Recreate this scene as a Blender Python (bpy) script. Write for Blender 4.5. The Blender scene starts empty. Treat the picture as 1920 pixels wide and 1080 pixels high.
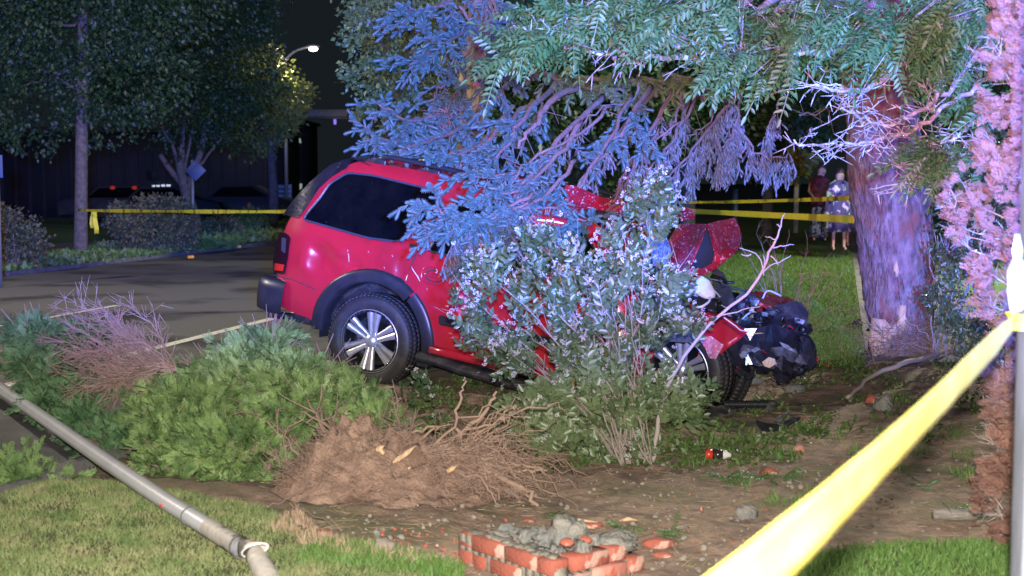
import bpy, bmesh, math, random
import numpy as np
from mathutils import Vector, Matrix, noise, geometry
from math import radians as R_, sin, cos, pi
random.seed(7); rng = np.random.default_rng(7)
SC = bpy.context.scene
COL = SC.collection

# ------------------------------------------------------------------ camera, world, lights, exposure
FPX = 2667.0; H = 1.87; PIT = math.atan(210/2667)
cam_d = bpy.data.cameras.new('camera'); cam = bpy.data.objects.new('camera', cam_d); COL.objects.link(cam)
cam.location = (0, 0, H); cam.rotation_euler = (pi/2-PIT, 0, 0)
cam_d.lens = 50; cam_d.sensor_width = 36; cam_d.clip_start = 0.05; cam_d.clip_end = 900
cam_d.dof.use_dof = True; cam_d.dof.focus_distance = 12.0; cam_d.dof.aperture_fstop = 3.2
SC.camera = cam
wd = bpy.data.worlds.new('World'); SC.world = wd; wd.use_nodes = True
bg = wd.node_tree.nodes['Background']; bg.inputs[0].default_value = (0.55, 0.76, 0.95, 1); bg.inputs[1].default_value = 0.015

def lamp(name, kind, loc, power, col, size=0.1, target=None, spot=60, blend=0.5):
    l = bpy.data.lights.new(name, kind); l.energy = power; l.color = col
    l.shadow_soft_size = size
    if kind == 'SPOT': l.spot_size = R_(spot); l.spot_blend = blend
    o = bpy.data.objects.new(name, l); COL.objects.link(o); o.location = loc
    if target is not None: o.rotation_euler = (Vector(target)-Vector(loc)).to_track_quat('-Z', 'Y').to_euler()
    return o
FLASH = 5200
lamp('camera_flash', 'POINT', (0.02, -0.02, 2.0), FLASH, (1.0, 0.93, 0.86), 0.04)
# roof bar of the patrol car parked behind the photographer: blue on one side, red on the other
def beam(name, loc, power, col, size):
    # lens optics of a light bar: the beam's lower edge runs about 5 degrees below level
    lamp(name, 'SPOT', loc, power, col, size, (loc[0]+.02, loc[1]+cos(R_(72.6)), loc[2]+sin(R_(72.6))), 160, 0.06)
beam('light_bar_blue', (1.2, -5.0, 2.3), 70000, (0.025, 0.20, 1.0), 0.2)
beam('light_bar_violet', (-2.4, -5.0, 2.3), 13000, (0.50, 0.14, 1.0), 0.3)
beam('light_bar_red', (3.8, -5.0, 2.3), 6500, (1.0, 0.05, 0.16), 0.2)
# outside the frame: fill light added for the road, assumed lamp added to light the right lawn
lamp('road_fill', 'POINT', (-13.0, 15.0, 9.0), 5200, (1.0, .90, .76), 0.25)
lamp('assumed_lawn_lamp', 'POINT', (9.5, 24.0, 7.0), 6500, (1.0, .98, .80), 0.25)
vs = SC.view_settings; vs.view_transform = 'Standard'; vs.look = 'None'; vs.exposure = 0; vs.gamma = 1; vs.use_curve_mapping = False
SC.cycles.max_bounces = 5; SC.cycles.diffuse_bounces = 2; SC.cycles.glossy_bounces = 2; SC.cycles.transparent_max_bounces = 8
SC.cycles.sample_clamp_indirect = 4; SC.cycles.use_denoising = True

# ------------------------------------------------------------------ picture geometry to world
CAM = Vector((0, 0, H))
def ray(px, py):
    xc = (px-960)/FPX; uc = -(py-540)/FPX
    return Vector((xc, cos(PIT)+uc*sin(PIT), -sin(PIT)+uc*cos(PIT)))
def P(px, py, d):
    r = ray(px, py); return CAM + r*(d/r.y)
def G(px, py, z=0.0):
    r = ray(px, py); return CAM + r*((z-H)/r.z)
def fbm(x, y, s=1.0, o=3):
    return noise.fractal(Vector((x*s, y*s, 3.3)), 1.0, 2.0, o)
def sst(a, b, x):
    t = min(1, max(0, (x-a)/(b-a))); return t*t*(3-2*t)
RO = G(0, 722); RA = R_(13.0); RU = Vector((sin(RA), cos(RA), 0)); RV = Vector((cos(RA), -sin(RA), 0))
def road(s, t, z=0):
    p = RO + RU*t + RV*s; return Vector((p.x, p.y, z))
def road_st(x, y):
    d = Vector((x, y, 0))-RO; d.z = 0; return d.dot(RV), d.dot(RU)
def gz(x, y):
    s, t = road_st(x, y)
    z = 0.0
    bank = (1-sst(6.8, 8.6, y + 0.25*x))*sst(2.2, 3.2, s)
    z += 0.16*bank*(1-0.55*sst(-0.9, 0.3, x))
    z -= 0.20*math.exp(-((x-2.0)**2+(y-13.2)**2)/2.2)
    if s > 2.6 and 4 < y < 16:
        z += 0.035*fbm(x, y, 1.3) * sst(2.6, 3.2, s)
    if s < 2.55: z = -0.05 if s > -8 else 0.06
    elif s < 3.0: z = z*sst(2.55, 3.0, s)
    return z

# ------------------------------------------------------------------ materials
MATS = {}
def mk(name, c1, c2=None, scale=6, rough=0.6, metal=0, bump=0, bscale=30, island=False, coat=0, contrast=(0.35, 0.65), c3=None, s3=2.0, emis=None, es=1, alpha=None, spec=0.5, detail=4, stretch=None, w3=(0.5, 0.65), trans=0):
    m = bpy.data.materials.new(name); m.use_nodes = True; nt = m.node_tree; N = nt.nodes; L = nt.links
    b = N['Principled BSDF']; b.inputs['Roughness'].default_value = rough; b.inputs['Metallic'].default_value = metal
    b.inputs['Specular IOR Level'].default_value = spec
    if coat: b.inputs['Coat Weight'].default_value = coat; b.inputs['Coat Roughness'].default_value = 0.17
    b.inputs['Base Color'].default_value = (*c1, 1)
    co = N.new('ShaderNodeTexCoord'); src = co.outputs['Object']
    if stretch:
        mp = N.new('ShaderNodeMapping'); mp.inputs['Scale'].default_value = stretch; L.new(src, mp.inputs[0]); src = mp.outputs[0]
    out = None
    if c2:
        mx = N.new('ShaderNodeMix'); mx.data_type = 'RGBA'
        mx.inputs[6].default_value = (*c1, 1); mx.inputs[7].default_value = (*c2, 1)
        if island:
            g = N.new('ShaderNodeNewGeometry'); f = g.outputs['Random Per Island']
            if island == 2:
                n = N.new('ShaderNodeTexNoise'); n.inputs['Scale'].default_value = scale; L.new(src, n.inputs[0])
                ad = N.new('ShaderNodeMath'); ad.operation = 'MULTIPLY_ADD'; L.new(n.outputs[0], ad.inputs[0]); ad.inputs[1].default_value = 2.2; ad.inputs[2].default_value = -0.85
                a2 = N.new('ShaderNodeMath'); a2.operation = 'MULTIPLY_ADD'; L.new(f, a2.inputs[0]); a2.inputs[1].default_value = 0.45; L.new(ad.outputs[0], a2.inputs[2]); a2.use_clamp = True; f = a2.outputs[0]
            L.new(f, mx.inputs[0])
        else:
            n = N.new('ShaderNodeTexNoise'); n.inputs['Scale'].default_value = scale; n.inputs['Detail'].default_value = detail; n.inputs['Roughness'].default_value = 0.62; L.new(src, n.inputs[0])
            r = N.new('ShaderNodeMapRange'); r.inputs[1].default_value = contrast[0]; r.inputs[2].default_value = contrast[1]; L.new(n.outputs[0], r.inputs[0]); L.new(r.outputs[0], mx.inputs[0])
        out = mx.outputs[2]
        if c3:
            n3 = N.new('ShaderNodeTexNoise'); n3.inputs['Scale'].default_value = s3; n3.inputs['Detail'].default_value = 5; L.new(src, n3.inputs[0])
            r3 = N.new('ShaderNodeMapRange'); r3.inputs[1].default_value = w3[0]; r3.inputs[2].default_value = w3[1]; L.new(n3.outputs[0], r3.inputs[0])
            m3 = N.new('ShaderNodeMix'); m3.data_type = 'RGBA'; L.new(r3.outputs[0], m3.inputs[0]); L.new(out, m3.inputs[6]); m3.inputs[7].default_value = (*c3, 1); out = m3.outputs[2]
        L.new(out, b.inputs['Base Color'])
    if bump:
        nb = N.new('ShaderNodeTexNoise'); nb.inputs['Scale'].default_value = bscale; nb.inputs['Detail'].default_value = 5; L.new(src, nb.inputs[0])
        bp = N.new('ShaderNodeBump'); bp.inputs['Strength'].default_value = bump; bp.inputs['Distance'].default_value = 0.02; L.new(nb.outputs[0], bp.inputs['Height']); L.new(bp.outputs[0], b.inputs['Normal'])
    if emis: b.inputs['Emission Color'].default_value = (*emis, 1); b.inputs['Emission Strength'].default_value = es
    if trans:
        tr = N.new('ShaderNodeBsdfTranslucent')
        if out: L.new(out, tr.inputs[0])
        else: tr.inputs[0].default_value = (*c1, 1)
        ms = N.new('ShaderNodeMixShader'); ms.inputs[0].default_value = trans
        L.new(b.outputs[0], ms.inputs[1]); L.new(tr.outputs[0], ms.inputs[2]); L.new(ms.outputs[0], N['Material Output'].inputs[0])
    MATS[name] = m; return m
M = MATS
mk('dirt', (.36,.25,.175), (.20,.135,.095), 9, .95, bump=.6, bscale=45, c3=(.17,.15,.08), s3=1.4, w3=(.5,.62), contrast=(.4,.6))
mk('mound_dirt', (.32,.21,.15), (.18,.115,.085), 8, .95, bump=.7, bscale=55, c3=(.15,.09,.06), s3=4, w3=(.58,.7))
mk('lawn', (.05,.07,.02), (.09,.085,.035), 3.5, .95, bump=.5, bscale=60)
mk('far_lawn', (.05,.12,.02), (.09,.15,.035), 2.2, .95, bump=.8, bscale=50)
mk('asphalt', (.115,.112,.108), (.165,.158,.15), 60, .85, bump=.35, bscale=160, c3=(.045,.044,.043), s3=.7, detail=6)
mk('paint_line', (.80,.78,.70), (.50,.48,.42), 14, .8, contrast=(.45,.75))
mk('concrete', (.17,.165,.155), (.11,.105,.10), 5, .9, bump=.3, bscale=60)
mk('concrete_rubble', (.24,.225,.19), (.14,.135,.12), 14, .95, bump=1.0, bscale=60, c3=(.17,.18,.17), s3=9)
mk('brick_red', (.36,.095,.06), (.25,.075,.05), 14, .9, bump=.4, bscale=70, c3=(.46,.27,.21), s3=9, w3=(.56,.60))
mk('brick_pale', (.50,.25,.19), (.42,.15,.11), 9, .9, bump=.4, bscale=70, c3=(.40,.10,.06), s3=5, w3=(.6,.64))
mk('mortar', (.24,.225,.18), (.14,.13,.10), 15, .95, bump=.6, bscale=60)
mk('stone', (.26,.22,.17), (.17,.15,.13), 8, .9, bump=.5, bscale=40)
mk('car_red', (.40,.014,.026), (.34,.012,.022), 3, .28, coat=1.0, spec=.5)
mk('car_red_scraped', (.36,.010,.018), (.22,.010,.016), 5, .4, coat=.6, bump=.3, bscale=20, c3=(.40,.36,.42), s3=45, w3=(.60,.66))
mk('worn_metal', (.16,.155,.15), (.05,.05,.05), 14, .55, metal=.5, bump=.4, bscale=40)
mk('gloss_black', (.008,.0085,.011), (.013,.013,.016), 8, .24, bump=.15, bscale=25)
mk('scraped_paint', (.55,.35,.36), rough=.5)
mk('black_plastic', (.014,.015,.018), (.022,.024,.028), 8, .36, bump=.05, bscale=120)
mk('black_dirty', (.016,.016,.017), (.07,.06,.052), 9, .6, bump=.3, bscale=50, contrast=(.5,.72))
mk('rubber', (.022,.021,.021), (.055,.045,.038), 7, .62, bump=.15, bscale=60, contrast=(.5,.75))
mk('dark_glass', (.002,.0025,.004), rough=.05, spec=.45)
mk('tinted_glass', (.002,.0025,.004), (.004,.005,.006), 5, .06, spec=.45, c3=(.10,.11,.13), s3=70, w3=(.72,.76))
mk('shattered_glass', (.25,.36,.50), (.05,.08,.12), 38, .25, bump=1.0, bscale=60, detail=6)
mk('chrome', (.75,.74,.73), rough=.16, metal=1.0)
mk('rim_metal', (.70,.69,.68), (.62,.60,.58), 20, .38, metal=.75)
mk('dark_metal', (.035,.035,.038), (.012,.012,.012), 9, .45, metal=.5, bump=.4, bscale=30)
mk('scrap_metal', (.20,.19,.185), (.05,.05,.05), 9, .45, metal=.5, bump=.5, bscale=25)
mk('window_trim', (.05,.055,.07), rough=.3, metal=.2)
mk('tail_lens_dark', (.02,.004,.008), rough=.08, coat=1)
mk('tail_lens_red', (.60,.02,.015), rough=.15, coat=1)
mk('white_plastic', (.62,.60,.57), (.50,.49,.47), 10, .5)
mk('grey_plastic', (.30,.31,.33), (.20,.20,.22), 10, .45)
mk('pole_metal', (.68,.68,.70), (.58,.58,.61), 3, .28, metal=.15, coat=.5, bump=.08, bscale=40)
mk('pole_weathered', (.50,.46,.40), (.38,.35,.31), 9, .6, metal=.1, bump=.3, bscale=30, c3=(.10,.09,.08), s3=6, w3=(.56,.62))
mk('tape_yellow', (.78,.70,.045), (.70,.62,.04), 5, .4, trans=.12)
mk('tape_marked', (.62,.55,.03), (.16,.14,.02), 14, .5, contrast=(.52,.60), stretch=(1, .2, .2), trans=.15)
mk('tape_front', (.80,.68,.13), (.66,.52,.07), 6, .35, trans=.10)
mk('tape_white', (.75,.75,.70), rough=.5, trans=.2)
mk('spruce_needle', (.045,.095,.095), (.11,.18,.17), island=True, rough=.6)
mk('spruce_olive', (.11,.125,.05), (.17,.18,.085), island=True, rough=.6)
mk('spruce_dry', (.12,.125,.125), (.19,.18,.18), island=True, rough=.75)
mk('spruce_bark', (.22,.15,.13), (.14,.095,.08), 14, .9, bump=.6, bscale=50)
mk('pale_wood', (.58,.42,.26), (.45,.28,.15), 16, .8, bump=.4, bscale=50, stretch=(4, 4, .6))
mk('trunk_bark', (.24,.175,.165), (.09,.045,.04), 14, .95, bump=1.0, bscale=30, c3=(.18,.07,.05), s3=6.5, stretch=(1, 1, .45), detail=8, w3=(.53,.70))
mk('locust_leaf', (.038,.10,.025), (.085,.165,.05), island=True, rough=.5, trans=.12)
mk('locust_bark', (.34,.28,.24), (.20,.15,.13), 22, .85, bump=.7, bscale=70, c3=(.48,.46,.42), s3=14)
mk('maple_leaf', (.07,.12,.045), (.15,.20,.07), island=True, rough=.45, trans=.15)
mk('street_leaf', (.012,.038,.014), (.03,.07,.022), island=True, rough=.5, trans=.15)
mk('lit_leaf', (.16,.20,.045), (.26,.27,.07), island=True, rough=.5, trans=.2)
mk('cedar_green', (.045,.10,.028), (.25,.37,.12), 8, island=2, rough=.6, trans=.10)
mk('cedar_blue', (.03,.08,.03), (.14,.26,.11), 6, island=2, rough=.6, trans=.10)
mk('cedar_dead', (.14,.070,.052), (.25,.13,.095), 3, island=2, rough=.8, trans=.08)
mk('twig_brown', (.20,.135,.11), (.31,.215,.17), island=True, rough=.85)
mk('twig_grey', (.27,.22,.20), (.36,.30,.27), island=True, rough=.85)
mk('root', (.18,.115,.085), (.33,.225,.165), island=True, rough=.9)
mk('shrub_leaf', (.035,.065,.025), (.085,.12,.05), 3, island=2, rough=.42, trans=.1)
mk('shrub_leaf_light', (.075,.115,.045), (.135,.175,.08), 3, island=2, rough=.42, trans=.12)
mk('flower_white', (.46,.44,.42), (.36,.36,.34), island=True, rough=.6)
mk('shrub_stem', (.19,.155,.125), (.27,.225,.19), 30, .85)
mk('bg_shrub', (.05,.065,.03), (.11,.10,.05), island=True, rough=.6)
mk('bg_shrub_green', (.06,.12,.025), (.14,.20,.05), island=True, rough=.6)
mk('grass_blade', (.085,.14,.035), (.20,.22,.09), 7, island=2, rough=.7, trans=.1, c3=(.24,.21,.11), s3=5.0, w3=(.50,.75))
mk('grass_fresh', (.055,.14,.02), (.12,.20,.045), island=True, rough=.6, trans=.15)
mk('litter', (.20,.13,.08), (.36,.27,.18), island=True, rough=.9)
mk('weed', (.045,.085,.02), (.09,.14,.035), island=True, rough=.55, trans=.1)
mk('streetlight_glow', (1,1,1), emis=(1.0,.93,.8), es=14)
mk('window_wall_glow', (.1,.1,.1), emis=(.62,.78,.68), es=.4)
mk('lit_tube', (.3,.3,.3), emis=(.75,.85,1.0), es=.8)
mk('lamp_violet', (.3,.15,.8), emis=(.35,.22,1.0), es=.8)
mk('lamp_red', (.2,.02,.01), emis=(1.0,.06,.03), es=.22)
mk('far_wall', (.006,.008,.013), (.009,.011,.016), 2, .9)
mk('far_dark', (.02,.022,.025), rough=.9)
mk('galvanised', (.17,.18,.19), (.13,.135,.15), 9, .5, metal=.3)
mk('post_paint', (.16,.18,.22), (.10,.115,.14), 7, .5, bump=.2, bscale=30, stretch=(1,1,.3))
mk('street_bark', (.13,.115,.11), (.065,.058,.056), 9, .95, bump=.8, bscale=20)
mk('sign_blue', (.02,.05,.13), (.015,.04,.10), 4, .5)
mk('sign_stripe', (.22,.34,.50), rough=.6)
mk('orange_reflector', (1.0,.42,.04), rough=.3, emis=(1.0,.42,.06), es=.0)
mk('stake_red', (.70,.09,.05), rough=.6)
mk('wood_stake', (.40,.27,.16), (.32,.20,.12), 12, .85)
mk('skin', (.42,.26,.19), rough=.55)
mk('hair_dark', (.03,.02,.018), rough=.6)
mk('cloth_plaid', (.16,.02,.03), (.03,.02,.03), 12, .9, contrast=(.45,.55))
mk('cloth_check', (.22,.26,.34), (.02,.03,.05), 14, .9, contrast=(.48,.52))
mk('cloth_floral', (.05,.04,.12), (.30,.40,.30), 5, .9, contrast=(.56,.60), c3=(.45,.35,.60), s3=7, w3=(.6,.64))
mk('cloth_pale', (.40,.44,.52), rough=.9)
mk('cloth_purple', (.055,.035,.11), (.10,.07,.16), 3, .9)
mk('bottle_red', (.55,.03,.02), rough=.3)
mk('bottle_dark', (.03,.02,.02), rough=.2)
mk('weathered_wood', (.30,.27,.23), (.16,.14,.12), 14, .9, bump=.6, bscale=50, stretch=(1, 6, 6))

# ------------------------------------------------------------------ mesh helpers
class MB:
    def __init__(s): s.V = []; s.F = []; s.n = 0
    def add(s, V, F):
        V = np.asarray(V, dtype=np.float32).reshape(-1, 3)
        if isinstance(F, np.ndarray): s.F.append(F.astype(np.int32)+s.n)
        else:
            by = {}
            for f in F: by.setdefault(len(f), []).append(f)
            for k, v in by.items(): s.F.append(np.array(v, dtype=np.int32)+s.n)
        s.V.append(V); s.n += len(V)
    def mesh(s, name, mat, smooth=False):
        me = bpy.data.meshes.new(name)
        V = np.concatenate(s.V); me.vertices.add(len(V)); me.vertices.foreach_set('co', V.ravel())
        tot = np.concatenate([np.full(len(f), f.shape[1], np.int32) for f in s.F]); st = np.concatenate([[0], np.cumsum(tot)[:-1]]).astype(np.int32)
        li = np.concatenate([f.ravel() for f in s.F])
        me.loops.add(len(li)); me.polygons.add(len(tot))
        me.loops.foreach_set('vertex_index', li); me.polygons.foreach_set('loop_start', st)
        me.update(calc_edges=True); me.validate()
        me.materials.append(M[mat] if isinstance(mat, str) else mat)
        if smooth: me.polygons.foreach_set('use_smooth', np.ones(len(me.polygons), bool))
        return me
    def obj(s, name, mat, parent=None, smooth=False, **kw):
        o = bpy.data.objects.new(name, s.mesh(name, mat, smooth)); COL.objects.link(o)
        if parent: o.parent = parent
        for k, v in kw.items(): o[k] = v
        return o
def link_mesh(name, me, parent=None, loc=None, rot=None, sc=None, mw=None, **kw):
    o = bpy.data.objects.new(name, me); COL.objects.link(o)
    if parent: o.parent = parent
    if mw is not None: o.matrix_local = mw
    if loc is not None: o.location = loc
    if rot is not None: o.rotation_euler = rot
    if sc is not None: o.scale = sc
    for k, v in kw.items(): o[k] = v
    return o
def empty(name, label, cat, loc=(0,0,0), group=None):
    o = bpy.data.objects.new(name, None); COL.objects.link(o); o.location = loc; o['label'] = label; o['category'] = cat
    o.empty_display_size = .2
    if group: o['group'] = group
    return o
def tagd(label, cat, group=None):
    d = {'label': label, 'category': cat}
    if group: d['group'] = group
    return d
def scat(mb, tv, tf, Ms, Ts):
    tv = np.asarray(tv, float); tf = np.asarray(tf); N = len(Ts)
    if N == 0: return
    V = np.einsum('nij,kj->nki', Ms, tv) + np.asarray(Ts)[:, None, :]
    F = tf[None]+ (np.arange(N)*len(tv))[:, None, None]
    mb.add(V.reshape(-1, 3), F.reshape(-1, tf.shape[1]))
def nrm(a): return a/np.maximum(np.linalg.norm(a, axis=-1, keepdims=True), 1e-9)
def frames(D, Nn=None, S=1.0, W=None):
    """matrices whose Y column runs along D and Z column along the normal"""
    D = nrm(np.asarray(D, float))
    if Nn is None: Nn = rng.normal(size=D.shape)
    X = nrm(np.cross(D, Nn)); Z = np.cross(X, D)
    S = np.broadcast_to(np.asarray(S, float), (len(D),)); W = S if W is None else np.broadcast_to(np.asarray(W, float), (len(D),))
    return np.stack([X*W[:, None], D*S[:, None], Z*W[:, None]], -1)
def tube(mb, pts, rad, n=6, cap=True):
    pts = [Vector(p) for p in pts]; k = len(pts)
    rad = [rad]*k if not hasattr(rad, '__len__') else list(rad)
    if len(rad) != k: rad = list(np.interp(np.linspace(0, 1, k), np.linspace(0, 1, len(rad)), rad))
    V = []; u = None
    for i, p in enumerate(pts):
        d = (pts[min(i+1, k-1)]-pts[max(i-1, 0)]).normalized()
        if u is None: u = d.orthogonal().normalized()
        else:
            u = (u-d*u.dot(d)); u = u.normalized() if u.length > 1e-6 else d.orthogonal().normalized()
        v = d.cross(u)
        for j in range(n):
            a = 2*pi*j/n; V.append(p+(u*cos(a)+v*sin(a))*rad[i])
    F = [(i*n+j, i*n+(j+1) % n, (i+1)*n+(j+1) % n, (i+1)*n+j) for i in range(k-1) for j in range(n)]
    if cap: F += [tuple(range(n))[::-1], tuple((k-1)*n+j for j in range(n))]
    mb.add([tuple(v) for v in V], F)
def smooth_line(pts, n):
    pts = np.array([tuple(p) for p in pts]); k = len(pts)
    out = []
    for t in np.linspace(0, k-1, n):
        i = min(int(t), k-2); f = t-i
        p0 = pts[max(i-1, 0)]; p1 = pts[i]; p2 = pts[i+1]; p3 = pts[min(i+2, k-1)]
        out.append(.5*((2*p1)+(-p0+p2)*f+(2*p0-5*p1+4*p2-p3)*f*f+(-p0+3*p1-3*p2+p3)*f**3))
    return np.array(out)
def jig(line, a):
    line = line.copy(); k = len(line)
    for i in range(1, k): line[i] += rng.normal(size=3)*a
    return line
def boxm(mb, c, s, rot=None, bev=0):
    bm = bmesh.new(); bmesh.ops.create_cube(bm, size=1)
    bmesh.ops.scale(bm, vec=s, verts=bm.verts)
    if bev: bmesh.ops.bevel(bm, geom=bm.edges[:], offset=bev, segments=2, affect='EDGES', profile=.6)
    if rot is not None: bmesh.ops.transform(bm, matrix=rot.to_4x4() if hasattr(rot, 'to_4x4') else rot, verts=bm.verts)
    bm.verts.index_update(); c = Vector(c)
    mb.add([tuple(v.co+c) for v in bm.verts], [tuple(v.index for v in f.verts) for f in bm.faces]); bm.free()
def ico(mb, c, s, sub=2, nz=0, ns=2.0, seed=0, rot=None, flat=False):
    bm = bmesh.new(); bmesh.ops.create_icosphere(bm, subdivisions=sub, radius=1)
    V = []
    for v in bm.verts:
        p = v.co.copy()
        if nz:
            q = p*ns+Vector((seed*3.1, seed*1.7, seed)); k = noise.noise(q)+.5*noise.noise(q*2.3)
            if flat: k = noise.cell(q*1.3)*1.2-.6+k*.4
            p = p*(1+nz*max(-.6, min(.6, k)))
        p = Vector((p.x*s[0], p.y*s[1], p.z*s[2]))
        if rot is not None: p = rot @ p
        V.append(tuple(p+Vector(c)))
    bm.verts.index_update()
    mb.add(V, [tuple(v.index for v in f.verts) for f in bm.faces]); bm.free()
def sheet(name, poly_or_grid, mat, zf, step=None, **kw):
    """ground sheet over a convex-ish polygon, gridded"""
    poly = [Vector((p[0], p[1])) for p in poly_or_grid]
    n = len(poly); pts = list(poly); edges = [(i, (i+1) % n) for i in range(n)]
    if step:
        dense = []
        for i in range(n):
            a, b = poly[i], poly[(i+1) % n]; m = max(1, int((b-a).length/step))
            for j in range(m): dense.append(a.lerp(b, j/m))
        pts = dense; n = len(pts); edges = [(i, (i+1) % n) for i in range(n)]
        xs = [p.x for p in poly]; ys = [p.y for p in poly]
        for x in np.arange(min(xs), max(xs), step):
            for y in np.arange(min(ys), max(ys), step): pts.append(Vector((x+random.uniform(-.2,.2)*step, y+random.uniform(-.2,.2)*step)))
    r = geometry.delaunay_2d_cdt(pts, edges, [list(range(n))], 1, 1e-5)
    mb = MB(); mb.add([(v.x, v.y, zf(v.x, v.y)) for v in r[0]], [tuple(f) for f in r[2]])
    return mb.obj(name, mat, smooth=True, **kw)
def inpoly(poly, x, y):
    c = False; n = len(poly); j = n-1
    for i in range(n):
        xi, yi = poly[i]; xj, yj = poly[j]
        if (yi > y) != (yj > y) and x < (xj-xi)*(y-yi)/(yj-yi+1e-12)+xi: c = not c
        j = i
    return c
def polypts(poly, n):
    xs = [p[0] for p in poly]; ys = [p[1] for p in poly]; o = []
    while len(o) < n:
        x = random.uniform(min(xs), max(xs)); y = random.uniform(min(ys), max(ys))
        if inpoly(poly, x, y): o.append((x, y))
    return o
def sticks(mb, A, B, r, n=3):
    """straight tapered sticks between point arrays"""
    A = np.asarray(A, float); B = np.asarray(B, float); r = np.broadcast_to(np.asarray(r, float), (len(A),))
    tv = []
    for k, (y, s) in enumerate(((0, 1), (1, .45))):
        for j in range(n): tv.append((s*cos(2*pi*j/n), y, s*sin(2*pi*j/n)))
    tf = np.array([(j, (j+1) % n, n+(j+1) % n, n+j) for j in range(n)])
    D = B-A; L = np.linalg.norm(D, axis=1); scat(mb, tv, tf, frames(D, None, L, r), A)

# ------------------------------------------------------------------ leaf templates
def diamond(L=1, W=.35, bend=.15, y0=0, x0=0, ang=0, z0=0):
    pts = [(0, 0, 0), (W/2, L*.45, bend*.2), (0, L, -bend*.3), (-W/2, L*.45, bend*.2)]
    c, s = cos(ang), sin(ang)
    V = [(x0+x*c-y*s, y0+x*s+y*c, z0+z) for x, y, z in pts]
    return V, [(0, 1, 2), (0, 2, 3)]
def leaf_t(L=1, W=.5):
    V = [(0,0,0), (W*.42,L*.28,.05), (W*.42,L*.62,.04), (0,L,-.08), (-W*.42,L*.62,.04), (-W*.42,L*.28,.05), (0,L*.45,-.04)]
    F = [(0,1,6),(1,2,6),(2,3,6),(3,4,6),(4,5,6),(5,0,6)]
    return np.array(V), np.array(F)
def spray_t(seed):
    """flat feathery conifer spray, length 1"""
    rr = random.Random(seed); V = []; F = []
    def put(d, y0, x0, ang, L, W, z0=0):
        v, f = diamond(L, W, .08, y0, x0, ang, z0); k = len(V); V.extend(v); F.extend([(a+k, b+k, c+k) for a, b, c in f])
    put(0, 0, 0, 0, 1, .045)
    for i in range(6):
        y = .12+i*.135
        for s in (-1, 1):
            L = (.46-.045*i)*rr.uniform(.75, 1.15); a = s*rr.uniform(.6, .9); z = rr.uniform(-.05, .05)
            put(0, y, 0, a, L, .050, z)
            for q in (.3, .6):
                for s2 in (-1, 1):
                    a2 = a+s2*.6; bx, by = -q*L*sin(a), y+q*L*cos(a); l2 = L*.45; k = len(V); zz = z+rr.uniform(-.03, .03)
                    V += [(bx-.022*cos(a2), by-.022*sin(a2), zz), (bx+.022*cos(a2), by+.022*sin(a2), zz), (bx-l2*sin(a2), by+l2*cos(a2), zz)]; F.append((k, k+1, k+2))
    V = np.array(V); V[:, 2] -= .18*V[:, 1]**2
    return V, np.array(F)
SPR = [spray_t(i) for i in range(4)]
def spray_small(seed):
    V, F = spray_t(seed); keep = F[::3]; keep = [f for i, f in enumerate(F) if (i//2) % 3 != 1 or i < 2]
    return V, np.array(keep)
def shoot_t(seed, n=64):
    """plump blunt spruce shoot, length 1"""
    rr = random.Random(seed); V = []; F = []
    for i in range(n):
        t = i/n; a = i*2.4; y = .02+t*.92; r = .235*min(1, .65+t*1.2)*math.sqrt(max(.12, 1-max(0, t-.72)**2*9))*rr.uniform(.85, 1.15)
        ca, sa = cos(a), sin(a); w = .034; f = .06+.10*t
        k = len(V); V += [(0, y-.03, 0), (-sa*w+ca*r*.6, y+f*.5, ca*w+sa*r*.6), (ca*r, y+f, sa*r), (sa*w+ca*r*.6, y+f*.5, -ca*w+sa*r*.6)]; F += [(k, k+1, k+2), (k, k+2, k+3)]
    k = len(V)
    for y, r in ((0, .05), (.35, .12), (.85, .13), (1.04, .02)):
        for j in range(5): V.append((r*cos(j*1.2566), y, r*sin(j*1.2566)))
    for l in range(3):
        for j in range(5):
            a, b = k+l*5+j, k+l*5+(j+1) % 5; F += [(a, b, b+5), (a, b+5, a+5)]
    return np.array(V), np.array(F)
SHO = [shoot_t(i) for i in range(3)]
def frond_t(seed, n=8):
    rr = random.Random(seed); V = []; F = []; lt, lf = leaf_t(1, .42)
    def zc(y): return -.30*y*y
    for i in range(8):
        y0, y1 = i/8, (i+1)/8; k = len(V)
        V += [(-.008, y0, zc(y0)), (.008, y0, zc(y0)), (.008, y1, zc(y1)), (-.008, y1, zc(y1))]; F += [(k, k+1, k+2), (k, k+2, k+3)]
    for i in range(n):
        y = .14+.82*i/n
        for s in (-1, 1):
            L = .20*(1-.35*abs(i/n-.4))*rr.uniform(.85, 1.1); a = s*rr.uniform(.95, 1.2); tw = rr.uniform(-.5, .5)
            k = len(V); c, sn = cos(a), sin(a)
            for v in lt:
                x, yy, z = v*L; x, z = x*cos(tw)-z*sin(tw), x*sin(tw)+z*cos(tw)
                V.append((x*c-yy*sn, y+x*sn+yy*c, zc(y)+z-.25*yy))
            F += [tuple(int(q)+k for q in f) for f in lf]
    k = len(V)
    for v in lt: x, yy, z = v*.19; V.append((x, .98+yy, zc(1)+z-.5*yy))
    F += [tuple(int(q)+k for q in f) for f in lf]
    return np.array(V), np.array(F)
FRO = [frond_t(i, 7+i % 3) for i in range(4)]
LEAF = leaf_t(1, .55)

# ================================================================== SETTING
def zbase(x, y):
    s, t = road_st(x, y)
    if -8.0 < s < 2.55: return -0.12
    return gz(x, y)
sheet('ground', [(-160, -30), (160, -30), (160, 400), (-160, 400)], 'far_dark', lambda x, y: -0.35, kind='structure')
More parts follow.
